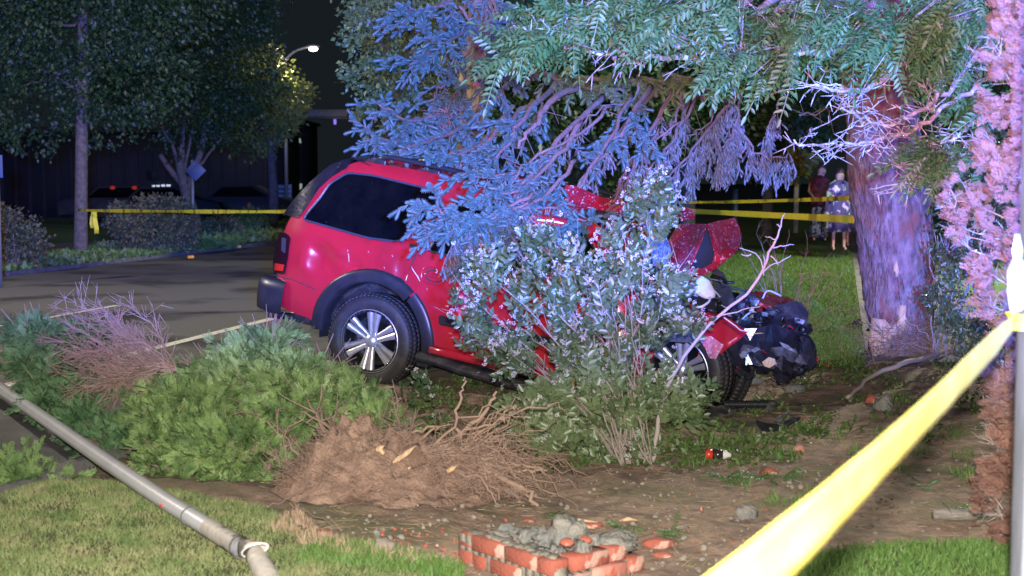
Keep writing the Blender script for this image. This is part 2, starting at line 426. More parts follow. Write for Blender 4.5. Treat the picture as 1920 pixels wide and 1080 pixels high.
# garden bed of bare dirt, finely uneven
def zdirt(x, y):
    return gz(x, y) + .020*fbm(x, y, 7, 3) + .012*max(0, fbm(x, y, 22, 2))
def roadx(s, y):
    a = RO + RV*s; return a.x + RU.x/RU.y*(y-a.y)
BED = [(roadx(2.62, -2), -2), (8, -2), (8, 17), (roadx(2.62, 17), 17)]
sheet('dirt_bed', [(roadx(2.66, 6), 6), (5.2, 6), (5.2, 17), (roadx(2.66, 17), 17)], 'dirt', zdirt, .065, kind='structure')
sheet('dirt_apron', [(roadx(2.66, -8), -8), (9, -8), (9, 6.02), (roadx(2.66, 6.02), 6.02)], 'dirt', lambda x, y: gz(x, y)-.03, .5, kind='structure')
sheet('dirt_margin', [(5.18, 6), (16, 6), (16, 17), (5.18, 17)], 'dirt', lambda x, y: gz(x, y)-.01, .6, kind='structure')
# road
def strip(name, s0, s1, t0, t1, z, mat, nt=40, ns=4, **kw):
    mb = MB(); V = [tuple(road(s0+(s1-s0)*j/ns, t0+(t1-t0)*i/nt, z)) for i in range(nt+1) for j in range(ns+1)]
    mb.add(V, [(i*(ns+1)+j, i*(ns+1)+j+1, (i+1)*(ns+1)+j+1, (i+1)*(ns+1)+j) for i in range(nt) for j in range(ns)])
    return mb.obj(name, mat, **kw)
strip('road', -8.0, 2.55, -25, 260, -0.02, 'asphalt', kind='structure')
strip('edge_line', -.075, .075, -3.7, .45, -0.0145, 'paint_line', kind='structure')
strip('edge_line', -.075, .075, 2.1, 60, -0.0145, 'paint_line', kind='structure')
strip('lane_line', -3.02, -2.92, 4.6, 7.6, -0.0145, 'paint_line', kind='structure')
strip('lane_line', -3.02, -2.92, 13.0, 17, -0.0145, 'paint_line', kind='structure')
def kerb(s, side):
    mb = MB(); prof = [(0, -.1), (0, .055), (.02*side, .07), (.14*side, .07), (.15*side, -.1)]; nt = 60; V = []
    for i in range(nt+1):
        t = -25+285*i/nt
        for a, z in prof: V.append(tuple(road(s+a, t, z)))
    k = len(prof); mb.add(V, [(i*k+j, i*k+j+1, (i+1)*k+j+1, (i+1)*k+j) for i in range(nt) for j in range(k-1)])
    return mb.obj('kerb', 'concrete', kind='structure')
kerb(2.55, 1); kerb(-8.0, -1)
strip('verge', 2.69, 7.6, 3.2, 260, .03, 'far_lawn', kind='structure')
strip('sidewalk', 7.6, 9.0, 3.2, 260, .045, 'concrete', kind='structure')
strip('far_lawn', 9.0, 60, 3.2, 260, .03, 'far_lawn', kind='structure')
strip('verge', -11.2, -8.15, -25, 260, .05, 'far_lawn', kind='structure')
strip('sidewalk', -13.2, -11.2, -25, 260, .06, 'concrete', kind='structure')
strip('yard', -90, -13.2, -25, 260, .045, 'far_lawn', kind='structure')
# sidewalk joints as narrow recessed grooves
mb = MB()
for t in np.arange(5, 60, 1.8):
    a = road(7.62, t, .047); b = road(8.98, t, .047); boxm(mb, (a+b)/2, ((b-a).length, .012, .004), Matrix.Rotation(-RA, 3, 'Z'))
mb.obj('sidewalk_joint', 'far_dark', kind='structure')

# foreground lawns
LAWN_L = [tuple(G(x, y, .16).xy) for x, y in ((-500, 925), (-80, 912), (60, 905), (200, 897), (330, 915), (430, 940), (500, 962), (560, 1000), (640, 1040), (760, 1062), (860, 1085))] + [(0.1, 5.6), (0.3, 4.0), (-7, 4.0)]
LAWN_R = [tuple(G(x, y, .06).xy) for x, y in ((1430, 1092), (1520, 1062), (1650, 1040), (1780, 1030), (1900, 1022), (2100, 1015))] + [(4.2, 4.0), (.9, 4.0)]
LAWN_R2 = [tuple(G(x, y, .06).xy) for x, y in ((1430, 1092), (1300, 1100), (1000, 1100), (860, 1085))]
def zl(x, y): return gz(x, y)+.022+.01*fbm(x, y, 4, 2)
sheet('lawn', LAWN_L, 'lawn', zl, .15, kind='structure')
sheet('lawn', LAWN_R, 'lawn', zl, .15, kind='structure')

def blades(name, poly, n, hh, mat, lean=.5, ymin=5.5, xy=None):
    pts = []
    xs = [p[0] for p in poly]; ys = [max(p[1], ymin) for p in poly]
    while len(pts) < n:
        x = random.uniform(max(min(xs), -3.4), min(max(xs), 3.2)); y = random.uniform(min(ys), max(ys))
        if inpoly(poly, x, y) and (hash((int(x*5), int(y*5))) % 7 or random.random() < .6): pts.append((x, y, zl(x, y)-.012))
    T = np.array(pts); D = np.stack([rng.normal(0, lean, n), rng.normal(0, lean, n), np.ones(n)], -1)
    tv = [(-.05, 0, 0), (.05, 0, 0), (.035, .5, .04), (-.035, .5, .04), (0, 1, .2)]
    tf = np.array([(0, 1, 2), (0, 2, 3), (3, 2, 4)])
    mb = MB(); S = hh*rng.uniform(.5, 1.3, n); scat(mb, tv, tf, frames(D, None, S, .06*rng.uniform(.8, 1.4, n)), T)
    return mb.obj(name, mat, kind='stuff', label='short lawn grass with dry straw patches', category='grass')
blades('lawn_grass', LAWN_L, 95000, .034, 'grass_blade')
o = blades('lawn_grass', LAWN_R, 26000, .05, 'grass_fresh'); o['label'] = 'longer bright green lawn grass at the bottom right'

# ================================================================== WRECKED CAR
def rotm(yaw, pit, rol): return Matrix.Rotation(yaw, 3, 'Z') @ Matrix.Rotation(pit, 3, 'Y') @ Matrix.Rotation(rol, 3, 'X')
CR = rotm(-0.39171937, 0.15955693, -0.00997138); CT = Vector((-0.97463608, 13.6391319, -0.22137905+0.22))
CRI = CR.transposed()
def side_y(x, z):
    """half width of the body at (x, z) in car space"""
    w = float(np.interp(z, [.3, .42, .6, .9, 1.1, 1.22, 1.3, 1.36, 1.85, 1.93, 1.99], [.90, .935, .965, .985, .975, .955, .93, .915, .765, .715, .62]))
    if x < -.75: w -= .20*((-.75-x)/.45)**2.2
    # dents hammered into the quarter panel and rear door
    for cx, cz, sx, sz, a in ((-.62, 1.06, .12, .08, .065), (-.42, 1.13, .09, .045, -.040), (-.76, .98, .05, .10, -.045), (-.26, 1.05, .13, .045, .05), (-.52, .95, .10, .035, .04), (.22, 1.05, .03, .10, .035), (.06, 1.10, .05, .05, -.012), (.30, 1.04, .035, .12, .022), (.95, .95, .16, .14, .06), (.78, .82, .10, .06, -.03), (1.3, .9, .2, .2, .05)):
        w -= a*math.exp(-((x-cx)/sx)**2-((z-cz)/sz)**2)
    return w
def cl(px, py, d): return CRI @ (P(px, py, d)-CT)
def clr(px, py, yl=None):
    o = CRI @ (CAM-CT); d = CRI @ ray(px, py); y = -.95
    for _ in range(12):
        q = o+d*(((y if yl is None else yl)-o.y)/d.y)
        if yl is not None: break
        y = -side_y(q.x, q.z)
    return (q.x, q.z)
car = empty('wrecked_car', 'crashed red sport utility vehicle pitched nose down among broken branches, its front crushed', 'car')
car.matrix_world = Matrix.Translation(CT) @ CR.to_4x4()
def grow(poly, step):
    out = []
    n = len(poly)
    for i in range(n):
        a = Vector(poly[i]); b = Vector(poly[(i+1) % n]); m = max(1, int((b-a).length/step))
        for j in range(m): out.append(a.lerp(b, j/m))
    return out
def rnd(poly, r=.04, k=4):
    """round the corners of a 2D polygon"""
    out = []; n = len(poly)
    for i in range(n):
        a, b, c = Vector(poly[i-1]), Vector(poly[i]), Vector(poly[(i+1) % n])
        d1 = (a-b); d2 = (c-b); q = min(r, d1.length*.45, d2.length*.45); p1 = b+d1.normalized()*q; p2 = b+d2.normalized()*q
        for j in range(k+1):
            t = j/k; out.append(tuple(p1.lerp(b, t).lerp(b.lerp(p2, t), t)))
    return out
def patch(mb, poly, off=0.0, depth=.03, step=.07, sgn=-1):
    d = grow(poly, step); n = len(d); pts = [Vector(p) for p in d]
    xs = [p.x for p in d]; zs = [p.y for p in d]
    for x in np.arange(min(xs), max(xs), step):
        for z in np.arange(min(zs), max(zs), step):
            if inpoly(d, x, z) and min((Vector((x, z))-q).length for q in d) > step*.45: pts.append(Vector((x, z)))
    r = geometry.delaunay_2d_cdt(pts, [(i, (i+1) % n) for i in range(n)], [list(range(n))], 1, 1e-6)
    vs = [(v.x, sgn*(side_y(v.x, v.y)+off), v.y) for v in r[0]]
    fs = [tuple(f) if sgn < 0 else tuple(f)[::-1] for f in r[2]]
    mb.add(vs, fs)
    if depth:
        V = [(p.x, sgn*(side_y(p.x, p.y)+off), p.y) for p in d]+[(p.x, sgn*(side_y(p.x, p.y)+off-depth), p.y) for p in d]
        mb.add(V, [(i, (i+1) % n, n+(i+1) % n, n+i) for i in range(n)])
WR = .44; AC = (0, .42)
def arc(r, a0, a1, k, c=AC, sx=1.0): return [(c[0]+sx*r*cos(R_(a0+(a1-a0)*i/k)), c[1]+r*sin(R_(a0+(a1-a0)*i/k))) for i in range(k+1)]
roofline = [(-.50, 1.945), (0, 1.955), (.5, 1.95), (1.0, 1.93), (1.4, 1.90), (1.75, 1.86)]
rear = [(-.99, .50), (-1.085, .62), (-1.10, .80), (-1.10, 1.10), (-1.07, 1.28), (-1.02, 1.38), (-.86, 1.64), (-.68, 1.84)]
side = rear+roofline+[(2.0, 1.70), (2.35, 1.36), (2.62, 1.22), (2.66, .9), (2.5, .42), (.62, .42)]+arc(.56, 0, 180, 22)
side += [(-.66, .46)]
for sg in (-1, 1):
    mb = MB(); patch(mb, side, 0, .03, .055, sg)
    mb.obj('body_side', 'car_red', car, smooth=True)
# roof skin, lofted across
def loft(mb, rows): 
    n = len(rows[0]); V = [p for r in rows for p in r]
    mb.add(V, [(i*n+j, i*n+j+1, (i+1)*n+j+1, (i+1)*n+j) for i in range(len(rows)-1) for j in range(n-1)])
mb = MB(); rows = []
for x, z in [(-.68, 1.84)]+roofline:
    w = side_y(x, z); crush = .05*max(0, x-1.1)
    rows.append([(x, -w+2*w*j/16, z+.05*(1-(2*j/16-1)**2)**.7 - crush*.5*(1+noise.noise(Vector((x*4, j*.6, 0))))) for j in range(17)])
loft(mb, rows); mb.obj('roof', 'car_red', car, smooth=True)
for k in range(6):
    mb = MB(); y = -.44+k*.175
    tube(mb, [(x, y, float(np.interp(x, [-.5, 0, .5, 1, 1.4, 1.75], [1.945, 1.955, 1.95, 1.93, 1.90, 1.86]))+.05*(1-(y/.72)**2)**.7+.002) for x in np.linspace(-.42, 1.45, 12)], .012, 5)
    mb.obj('roof_rib', 'car_red', car, smooth=True)
for sg in (-1, 1):
    mb = MB(); xs = np.linspace(-.36, 1.62, 24)
    tube(mb, [(x, sg*.645, float(np.interp(x, [-.36, -.25, 1.5, 1.62], [1.965, 2.03, 1.975, 1.93]))) for x in xs], .023, 8)
    rl = mb.obj('roof_rail', 'black_plastic', car, smooth=True)
    for x in (-.3, .25, .85, 1.45): mb = MB(); boxm(mb, (x, sg*.645, 1.965-.035*max(0, x)), (.12, .05, .06), bev=.012); mb.obj('rail_foot', 'black_plastic', rl)
for x in (-.02, 1.05):
    mb = MB(); tube(mb, [(x, y, 2.02-.03*max(0, x)+.01) for y in np.linspace(-.64, .64, 9)], .02, 6); mb.obj('roof_crossbar', 'black_plastic', car, smooth=True)
# black cap over the rear pillar and tail spoiler
dp = rnd([clr(534, 402), clr(505+26, 404), clr(552, 374), clr(578, 346), clr(622, 308), clr(668, 293), clr(650, 316), clr(640, 321), clr(622, 332), clr(600, 352), clr(566, 402), clr(558, 408)], .015)
for sg in (-1, 1):
    mb = MB(); patch(mb, dp, .014, .035, .05, sg); pc = mb.obj('rear_pillar_cover', 'gloss_black', car, smooth=True)
    for k in range(17):
        t = k/16; a = Vector(clr(538+(640-538)*t+2, 396+(303-396)*t**.9-2)); b = Vector(clr(566+(632-566)*t, 398+(326-398)*t**.95))
        c1 = a.lerp(b, .14); c2 = a.lerp(b, .30); c3 = a.lerp(b, .40); c4 = a.lerp(b, .56)
        for u, v in ((c1, c2), (c3, c4)):
            mb = MB(); tube(mb, [(q.x, sg*(side_y(q.x, q.y)+.017), q.y) for q in (u, u.lerp(v, .5), v)], .007, 5)
            mb.obj('louver', 'gloss_black', pc, smooth=True)
mb = MB(); rows = []
for x, dz in ((-.70, -.02), (-.72, .03), (-.60, .075), (-.42, .045)):
    rows.append([(x+.06*abs(2*j/14-1)**3, -.72+1.44*j/14, 1.89+dz+.05*(1-(2*j/14-1)**2)**.6-.01) for j in range(15)])
loft(mb, rows); mb.obj('rear_spoiler', 'gloss_black', car, smooth=True)
# tailgate
mb = MB(); rows = []
for x, z in rear:
    w = side_y(x, z); rows.append([(x-.05*(1-abs(2*j/12-1)**3), -w+2*w*j/12, z) for j in range(13)])
loft(mb, rows); tg = mb.obj('tailgate', 'car_red', car, smooth=True)
mb = MB(); loft(mb, [[(x-.06, -.62+1.24*j/8, z) for j in range(9)] for x, z in ((-1.06, 1.36), (-.90, 1.60), (-.76, 1.78))]); mb.obj('rear_glass', 'dark_glass', tg, smooth=True)
# windows
wq = rnd([clr(568, 411), clr(600, 372), clr(618, 345), clr(652, 324), clr(700, 329), clr(812, 356), clr(826, 366), clr(812, 402), clr(764, 446), clr(745, 453), clr(690, 446)], .05)
wr = rnd([clr(803, 470), clr(835, 418), clr(858, 377), clr(872, 374), clr(1000, 398), clr(1016, 420), clr(1006, 512), clr(990, 512)], .04)
wf = rnd([(1.50, 1.33), (1.50, 1.78), (1.72, 1.77), (2.15, 1.38), (2.15, 1.33)], .04)
for sg in (-1, 1):
    for w_, nm in ((wq, 'side_window'), (wr, 'side_window'), (wf, 'side_window')):
        mb = MB(); patch(mb, w_, .004, .02, .06, sg); wo = mb.obj(nm, 'tinted_glass', car, smooth=True)
        mb = MB(); d = grow(w_, .04); d.append(d[0])
        tube(mb, [(q.x, sg*(side_y(q.x, q.y)+.006), q.y) for q in d], .011, 6, False)
        mb.obj('window_trim', 'window_trim', wo, smooth=True)
# smoked rain deflector over the rear door glass
df = [clr(859, 378), clr(872, 371), clr(945, 383), clr(1005, 394), clr(1003, 410), clr(940, 398), clr(875, 388)]
mb = MB(); patch(mb, rnd(df, .02), .022, .02, .05); mb.obj('window_visor', 'dark_glass', car, smooth=True)
# wheel-arch flare in two pieces, with a gap behind the door edge
def flare(a0, a1, r0, r1, off=.045, sg=-1):
    k = 16; mb = MB(); rows = []
    for i in range(k+1):
        a = a0+(a1-a0)*i/k; 
        def pt(r, o):
            x = AC[0]+r*cos(R_(a))*1.0; z = AC[1]+r*sin(R_(a))
            return (x, sg*(side_y(x, z)+o), z)
        rows.append([pt(r0-.01, -.10), pt(r0, off-.01), pt(r0+.015, off), pt(r1-.03, off-.01), pt(r1-.008, off-.02), pt(r1, -.01)])
    loft(mb, rows)
    return mb
for sg in (-1, 1):
    flare(52, 184, .50, .625, .045, sg).obj('arch_flare', 'black_plastic', car, smooth=True)
    flare(-6, 50.5, .515, .635, .035, sg).obj('arch_flare', 'black_plastic', car, smooth=True)
    # liner
    mb = MB(); rows = []
    for i in range(21):
        a = R_(-12+204*i/20); rr = .545+.008*((i % 3) == 0)
        rows.append([(rr*cos(a), sg*.93, AC[1]+rr*sin(a)), (rr*.97*cos(a), sg*.8, AC[1]+rr*.97*sin(a)), (rr*.93*cos(a), sg*.55, AC[1]+rr*.93*sin(a)), (0, sg*.55, AC[1])])
    loft(mb, rows); mb.obj('wheel_arch_liner', 'black_dirty', car, smooth=False)
# tail lights
for sg in (-1, 1):
    tl = rnd([clr(526, 434), clr(540, 438), clr(545, 446), clr(541, 480), clr(535, 514), clr(514, 511), clr(513, 490), clr(519, 455)], .02)
    mb = MB(); patch(mb, tl, .012, .05, .03, sg); t = mb.obj('tail_light', 'tail_lens_dark', car, smooth=True)
    mb = MB(); patch(mb, rnd([clr(517, 493), clr(534, 496), clr(532, 508), clr(516, 506)], .01), .016, .004, .03, sg); mb.obj('reflector', 'tail_lens_red', t, smooth=True)
    mb = MB(); patch(mb, rnd([clr(530, 445), clr(538, 447), clr(536, 475), clr(529, 470)], .01), .016, .004, .03, sg); mb.obj('inner_lens', 'window_trim', t, smooth=True)
# rear bumper swept round the tail
path = [(-.93, -.955), (-1.10, -.945), (-1.21, -.90), (-1.275, -.80), (-1.30, -.4), (-1.305, 0), (-1.30, .4), (-1.275, .80), (-1.21, .90), (-1.10, .945), (-.93, .955)]
prof = [(0, .44), (.035, .46), (.045, .55), (.045, .66), (.03, .735), (-.04, .755), (-.10, .755)]
mb = MB(); rows = []
for i, (x, y) in enumerate(path):
    a = Vector(path[max(i-1, 0)]); b = Vector(path[min(i+1, len(path)-1)]); t = (b-a).normalized(); nx = Vector((-t.y, t.x)) if True else 0
    if nx.dot(Vector((x+.3, y))) < 0: nx = -nx
    rows.append([(x+nx.x*o, y+nx.y*o, z) for o, z in prof])
loft(mb, rows); bp = mb.obj('rear_bumper', 'black_plastic', car, smooth=True)
mb = MB(); rows = [[(x+.0-(.015), y*1.0, z) for z in (.70, .715)] for x, y in path[2:-2]]
for x in (-.9,):
    pass
mb = MB(); tube(mb, [(-1.0, -.62, .38), (-1.25, -.66, .36)], .035, 12, False); tube(mb, [(-1.0, -.62, .38), (-1.25, -.66, .36)], .028, 12, False); mb.obj('exhaust_pipe', 'dark_metal', car, smooth=True)
mb = MB(); boxm(mb, (.2, 0, .46), (2.3, 1.5, .22), bev=.05); boxm(mb, (0, 0, .42), (.16, 1.4, .16), bev=.05); mb.obj('underbody', 'black_dirty', car)
# door shut lines and crease
def seam(pts, name='door_seam', r=.006, mat='far_dark', off=-.001):
    mb = MB(); q = [Vector(a_).lerp(Vector(b_), k_/8) for a_, b_ in zip(pts[:-1], pts[1:]) for k_ in range(8)]+[Vector(pts[-1])]
    tube(mb, [(p.x, -(side_y(p.x, p.y)+off), p.y) for p in q], r, 5); return mb.obj(name, mat, car, smooth=True)
seam([clr(832, 372), clr(812, 415), clr(790, 458), clr(768, 505), clr(764, 524)], off=.002)
seam([(1.36, 1.92), (1.34, 1.33), (1.33, .95), (1.36, .46)]); seam([(2.42, 1.25), (2.46, .9), (2.4, .46)])
seam([clr(510, 514), clr(550, 524), clr(592, 543)], 'panel_gap', .004, off=.003)
# scuffs and the bright crease ahead of the arch
def scuff(name, pts, w, mat):
    mb = MB(); rows = []
    for k_, (x, z) in enumerate([clr(*q) for q in pts]):
        ww = w*(1 if 0 < k_ < len(pts)-1 else .3); rows.append([(x-ww, -(side_y(x-ww, z)+.0035), z), (x+ww, -(side_y(x+ww, z)+.0035), z)])
    loft(mb, rows); return mb.obj(name, mat, car)
scuff('paint_scrape', [(771,499),(776,508),(783,518),(788,528)], .007, 'white_plastic')
scuff('paint_scrape', [(766,512),(763,520),(761,526)], .004, 'white_plastic')
scuff('paint_scrape', [(652,468),(654,480),(655,494)], .005, 'scraped_paint')
for q in ((720,500),(742,505),(690,470),(735,478),(800,540),(842,500),(850,520)):
    scuff('paint_chip', [(q[0], q[1]), (q[0]+1.2, q[1]+2), (q[0]+1.6, q[1]+4)], .003, 'scraped_paint')
# rear door handle in its raised ring
hc = clr(814, 518); ang = -R_(8)
def ell(a, b, k=20, c=hc, pw=3.0):
    o = []
    for i in range(k):
        t = 2*pi*i/k; x = a*abs(cos(t))**(2/pw)*(1 if cos(t) > 0 else -1); z = b*abs(sin(t))**(2/pw)*(1 if sin(t) > 0 else -1)
        o.append((c[0]+x, c[1]+z))
    return o
mb = MB(); e = ell(.125, .072); e.append(e[0]); tube(mb, [(x, -(side_y(x, z)+.002), z) for x, z in e], .009, 6, False); dh = mb.obj('door_handle', 'car_red', car, smooth=True)
mb = MB(); e = ell(.082, .048, pw=2.3); e.append(e[0]); tube(mb, [(x, -(side_y(x, z)+.001), z) for x, z in e], .006, 6, False); mb.obj('handle_cup', 'far_dark', dh, smooth=True)
mb = MB(); ico(mb, (hc[0]-.01, -(side_y(*hc)+.018), hc[1]+.005), (.095, .016, .017), 2); mb.obj('handle_bar', 'car_red', dh, smooth=True)
# off-road badge
bc = clr(775, 461); mb = MB(); boxm(mb, (bc[0], -(side_y(*bc)+.004), bc[1]), (.075, .006, .034), bev=.002); bd = mb.obj('badge', 'far_dark', car)
tc = bpy.data.curves.new('badge_text', 'FONT'); tc.body = 'Z71'; tc.size = .038; tc.extrude = .002; tc.align_x = 'CENTER'; tc.align_y = 'CENTER'
def text_mesh(name, curve, mat, parent):
    t_ = bpy.data.objects.new('t', curve); COL.objects.link(t_); bpy.context.view_layer.update()
    me = bpy.data.meshes.new_from_object(t_); me.name = name; bpy.data.objects.remove(t_); me.materials.clear(); me.materials.append(M[mat])
    o = bpy.data.objects.new(name, me); COL.objects.link(o); o.parent = parent; return o
to = text_mesh('badge_lettering', tc, 'chrome', bd)
to.location = (bc[0], -(side_y(*bc)+.010), bc[1]); to.rotation_euler = (pi/2, 0, 0)
# door moulding with its bright lower lip, rocker, running board
mb = MB(); patch(mb, rnd([(.66, .68), (.655, .755), (1.30, .77), (1.31, .69)], .015), .022, .03, .06); ml = mb.obj('door_moulding', 'black_plastic', car, smooth=True)
mb = MB(); patch(mb, [(.68, .672), (.68, .690), (1.29, .700), (1.29, .682)], .028, .01, .06); mb.obj('moulding_lip', 'chrome', ml)
mb = MB(); patch(mb, rnd([(1.38, .69), (1.38, .77), (2.36, .78), (2.36, .70)], .015), .022, .03, .06); mb.obj('door_moulding', 'black_plastic', car, smooth=True)
mb = MB(); tube(mb, [(x, -.945, .43) for x in np.linspace(.60, 2.5, 12)], [.04, .045, .045, .04], 8); mb.obj('rocker_panel', 'car_red', car, smooth=True)
mb = MB(); rows = []
for i, x in enumerate(np.linspace(.50, 2.45, 20)):
    dz = -.05*sst(.5, 1.4, x)+.012*noise.noise(Vector((x*5, 0, 0)))
    rows.append([(x, -.84, .40+dz), (x, -.95, .395+dz), (x, -1.02, .37+dz), (x, -1.03, .34+dz), (x, -.98, .30+dz), (x, -.84, .30+dz)])
loft(mb, rows); mb.obj('running_board', 'black_dirty', car, smooth=False)
mb = MB(); boxm(mb, (.55, -.93, .31), (.12, .10, .10), bev=.02); mb.obj('mud_flap', 'black_plastic', car)

# wheels
def wheel(name, mw, parent, full=True):
    w = bpy.data.objects.new(name, None); COL.objects.link(w); w.parent = parent; w.matrix_local = mw; w.empty_display_size = .2
    # axis along -Y (outer face at y=-.10)
    def lathe(pr, n=56):
        mb = MB(); rows = [[(r*cos(2*pi*j/n), y, r*sin(2*pi*j/n)) for j in range(n+1)] for r, y in pr]; loft(mb, rows); return mb
    lathe([(.285, .10), (.33, .14), (.395, .135), (.420, .10), (.424, .05), (.424, -.05), (.420, -.095), (.408, -.122), (.388, -.137), (.345, -.142), (.305, -.132), (.287, -.115), (.285, -.06)]).obj('tyre', 'rubber', w, smooth=True)
    # tread blocks round the shoulder
    mb = MB(); n = 64; tv = [(-.5,-.5,-.5),(.5,-.5,-.5),(.5,.5,-.5),(-.5,.5,-.5),(-.5,-.5,.5),(.5,-.5,.5),(.5,.5,.5),(-.5,.5,.5)]
    tf = np.array([(0,3,2,1),(4,5,6,7),(0,1,5,4),(1,2,6,5),(2,3,7,6),(3,0,4,7)]); Ms = []; Ts = []
    for k in range(n):
        for (yy, wd_, off) in ((-.098, .045, 0), (-.035, .05, .5), (.035, .05, 0), (.098, .045, .5)):
            a = 2*pi*(k+off)/n; r = .422 if abs(yy) < .09 else .414
            e_r = np.array([cos(a), 0, sin(a)]); e_t = np.array([-sin(a), 0, cos(a)]); e_y = np.array([0, 1, 0])
            Ms.append(np.stack([e_t*.036, e_y*(wd_+.012), e_r*.012], -1)); Ts.append(e_r*r+e_y*yy)
    scat(mb, tv, tf, np.array(Ms), np.array(Ts)); mb.obj('tread_blocks', 'rubber', w, kind='stuff')
    lathe([(.285, -.06), (.292, -.118), (.283, -.126), (.262, -.118), (.255, -.08), (.24, .05), (.22, .08)]).obj('rim', 'dark_metal', w, smooth=True)
    lathe([(.289, -.121), (.284, -.128), (.279, -.121)]).obj('rim_lip', 'rim_metal', w, smooth=True)
    lathe([(.0, .045), (.15, .045), (.15, .02), (.23, .02)]).obj('brake_disc', 'dark_metal', w, smooth=True)
    lathe([(0, -.118), (.03, -.117), (.045, -.105), (.062, -.095), (.066, -.06)], 32).obj('hub_cap', 'rim_metal', w, smooth=True)
    # six split spokes
    sm = MB()
    for s in (-1, 1):
        rows = []
        for r, x0, x1, y in ((.045, .002, .034, -.088), (.10, .005, .040, -.094), (.17, .006, .050, -.106), (.262, .009, .070, -.116)):
            rows.append([(s*x0, y+.03, r), (s*x0, y-.003, r), (s*x1, y, r), (s*(x1+.002), y+.03, r)])
        loft(sm, rows)
    rows = [[(-.012, -.086, r), (.012, -.086, r)] for r in (.03, .11)]; loft(sm, rows)
    me = sm.mesh('spoke', 'rim_metal')
    for k in range(6): link_mesh('spoke', me, w, mw=Matrix.Rotation(k*pi/3, 4, 'Y'))
    rv = MB(); ico(rv, (0, -.126, .272), (.0055, .005, .0055), 1); me = rv.mesh('rivet', 'chrome', True)
    for k in range(30): link_mesh('rivet', me, w, mw=Matrix.Rotation((k+.5)*2*pi/30, 4, 'Y'))
    ln = MB(); ico(ln, (0, -.098, .082), (.008, .01, .008), 1); me = ln.mesh('lug_nut', 'chrome', True)
    for k in range(6): link_mesh('lug_nut', me, w, mw=Matrix.Rotation((k+.5)*pi/3, 4, 'Y'))
    return w
wheel('wheel', Matrix.Translation((0, -.845, .385)), car)
wheel('wheel', Matrix.Translation((0, .845, .40)) @ Matrix.Rotation(pi, 4, 'Z'), car)
fw = cl(1286, 690, 12.05); wheel('wheel', Matrix.Translation(fw) @ Matrix.Rotation(R_(-14), 4, 'Z') @ Matrix.Rotation(R_(8), 4, 'X'), car)
fw = cl(1352, 690, 13.1); wheel('wheel', Matrix.Translation(fw) @ Matrix.Rotation(R_(-52), 4, 'Z') @ Matrix.Rotation(R_(-10), 4, 'X') @ Matrix.Rotation(pi, 4, 'Z'), car)

# crushed front: folded sheet metal shells
def shell(name, pts, mat, th=.02, crumple=.02, div=3, seed=0, parent=None, fs=3.0, smooth=False):
    """sheet with per-point distance (car space), crumpled and given thickness"""
    v = [cl(*p) for p in pts]; c = sum(v, Vector())/len(v)
    bm = bmesh.new(); bv = [bm.verts.new(p) for p in v]; n = len(bv)
    # planar triangulation in the photo's own outline, real depths kept per vertex
    tr = geometry.delaunay_2d_cdt([Vector((p[0], -p[1])) for p in pts], [(i, (i+1) % n) for i in range(n)], [list(range(n))], 1, 1e-4)
    for f in tr[2]:
        ids = [tr[3][i][0] if len(tr[3][i]) else None for i in f]
        if None in ids: continue
        try: bm.faces.new([bv[i] for i in ids])
        except ValueError: pass
    bmesh.ops.subdivide_edges(bm, edges=bm.edges[:], cuts=div, use_grid_fill=True)
    bmesh.ops.triangulate(bm, faces=bm.faces[:])
    bmesh.ops.recalc_face_normals(bm, faces=bm.faces[:])
    for q in bm.verts:
        k = q.co*fs+Vector((seed*5.3, seed, 0)); q.co += Vector((noise.noise(k), noise.noise(k+Vector((9, 0, 0))), noise.noise(k+Vector((0, 9, 0)))))*crumple*1.6
    me = bpy.data.meshes.new(name); bm.to_mesh(me); bm.free(); me.materials.append(M[mat])
    if smooth: me.polygons.foreach_set('use_smooth', np.ones(len(me.polygons), bool))
    o = bpy.data.objects.new(name, me); COL.objects.link(o); o.parent = parent or car
    md = o.modifiers.new('t', 'SOLIDIFY'); md.thickness = th; md.offset = 0
    return o
hood = shell('hood', [(1236,556,12.0),(1241,500,12.3),(1250,455,12.5),(1272,420,12.6),(1324,421,12.1),(1312,460,11.9),(1299,492,11.9),(1268,542,11.8),(1244,560,11.9)], 'car_red_scraped', .012, .015, 4, 1)
shell('hood_panel', [(1324,421,12.1),(1352,413,12.3),(1376,408,12.5),(1385,428,12.6),(1388,450,12.5),(1384,466,12.3),(1366,484,12.1),(1350,470,12.0),(1338,440,12.0)], 'car_red_scraped', .012, .012, 3, 2, hood)
shell('hood_panel', [(1324,421,12.1),(1338,440,12.0),(1350,470,12.0),(1366,484,12.1),(1345,502,12.0),(1322,516,12.0),(1294,514,12.0),(1290,503,12.0),(1318,504,12.04),(1336,494,12.05),(1340,474,12.06),(1333,447,12.08)], 'car_red_scraped', .012, .008, 2, 3, hood)
shell('hood_underside', [(1326,430,12.16),(1341,474,12.14),(1337,496,12.12),(1318,506,12.12),(1288,506,12.1),(1300,488,12.05)], 'far_wall', .01, .006, 2, 4, hood)
shell('fender', [(1288,578,11.9),(1302,573,12.0),(1330,582,11.9),(1362,593,11.85),(1401,622,11.8),(1388,634,11.75),(1362,656,11.75),(1342,674,11.75),(1330,662,11.75),(1318,640,11.7),(1300,614,11.7),(1288,596,11.75)], 'car_red', .015, .015, 4, 5, smooth=True)
shell('fender_flare', [(1308,636,11.68),(1332,630,11.68),(1358,646,11.68),(1342,674,11.68),(1330,672,11.68),(1322,654,11.68)], 'car_red_scraped', .03, .01, 2, 6)
shell('fender', [(1308,668,11.9),(1318,646,11.9),(1334,662,11.85),(1316,668,11.9)], 'car_red', .015, .01, 2, 7)
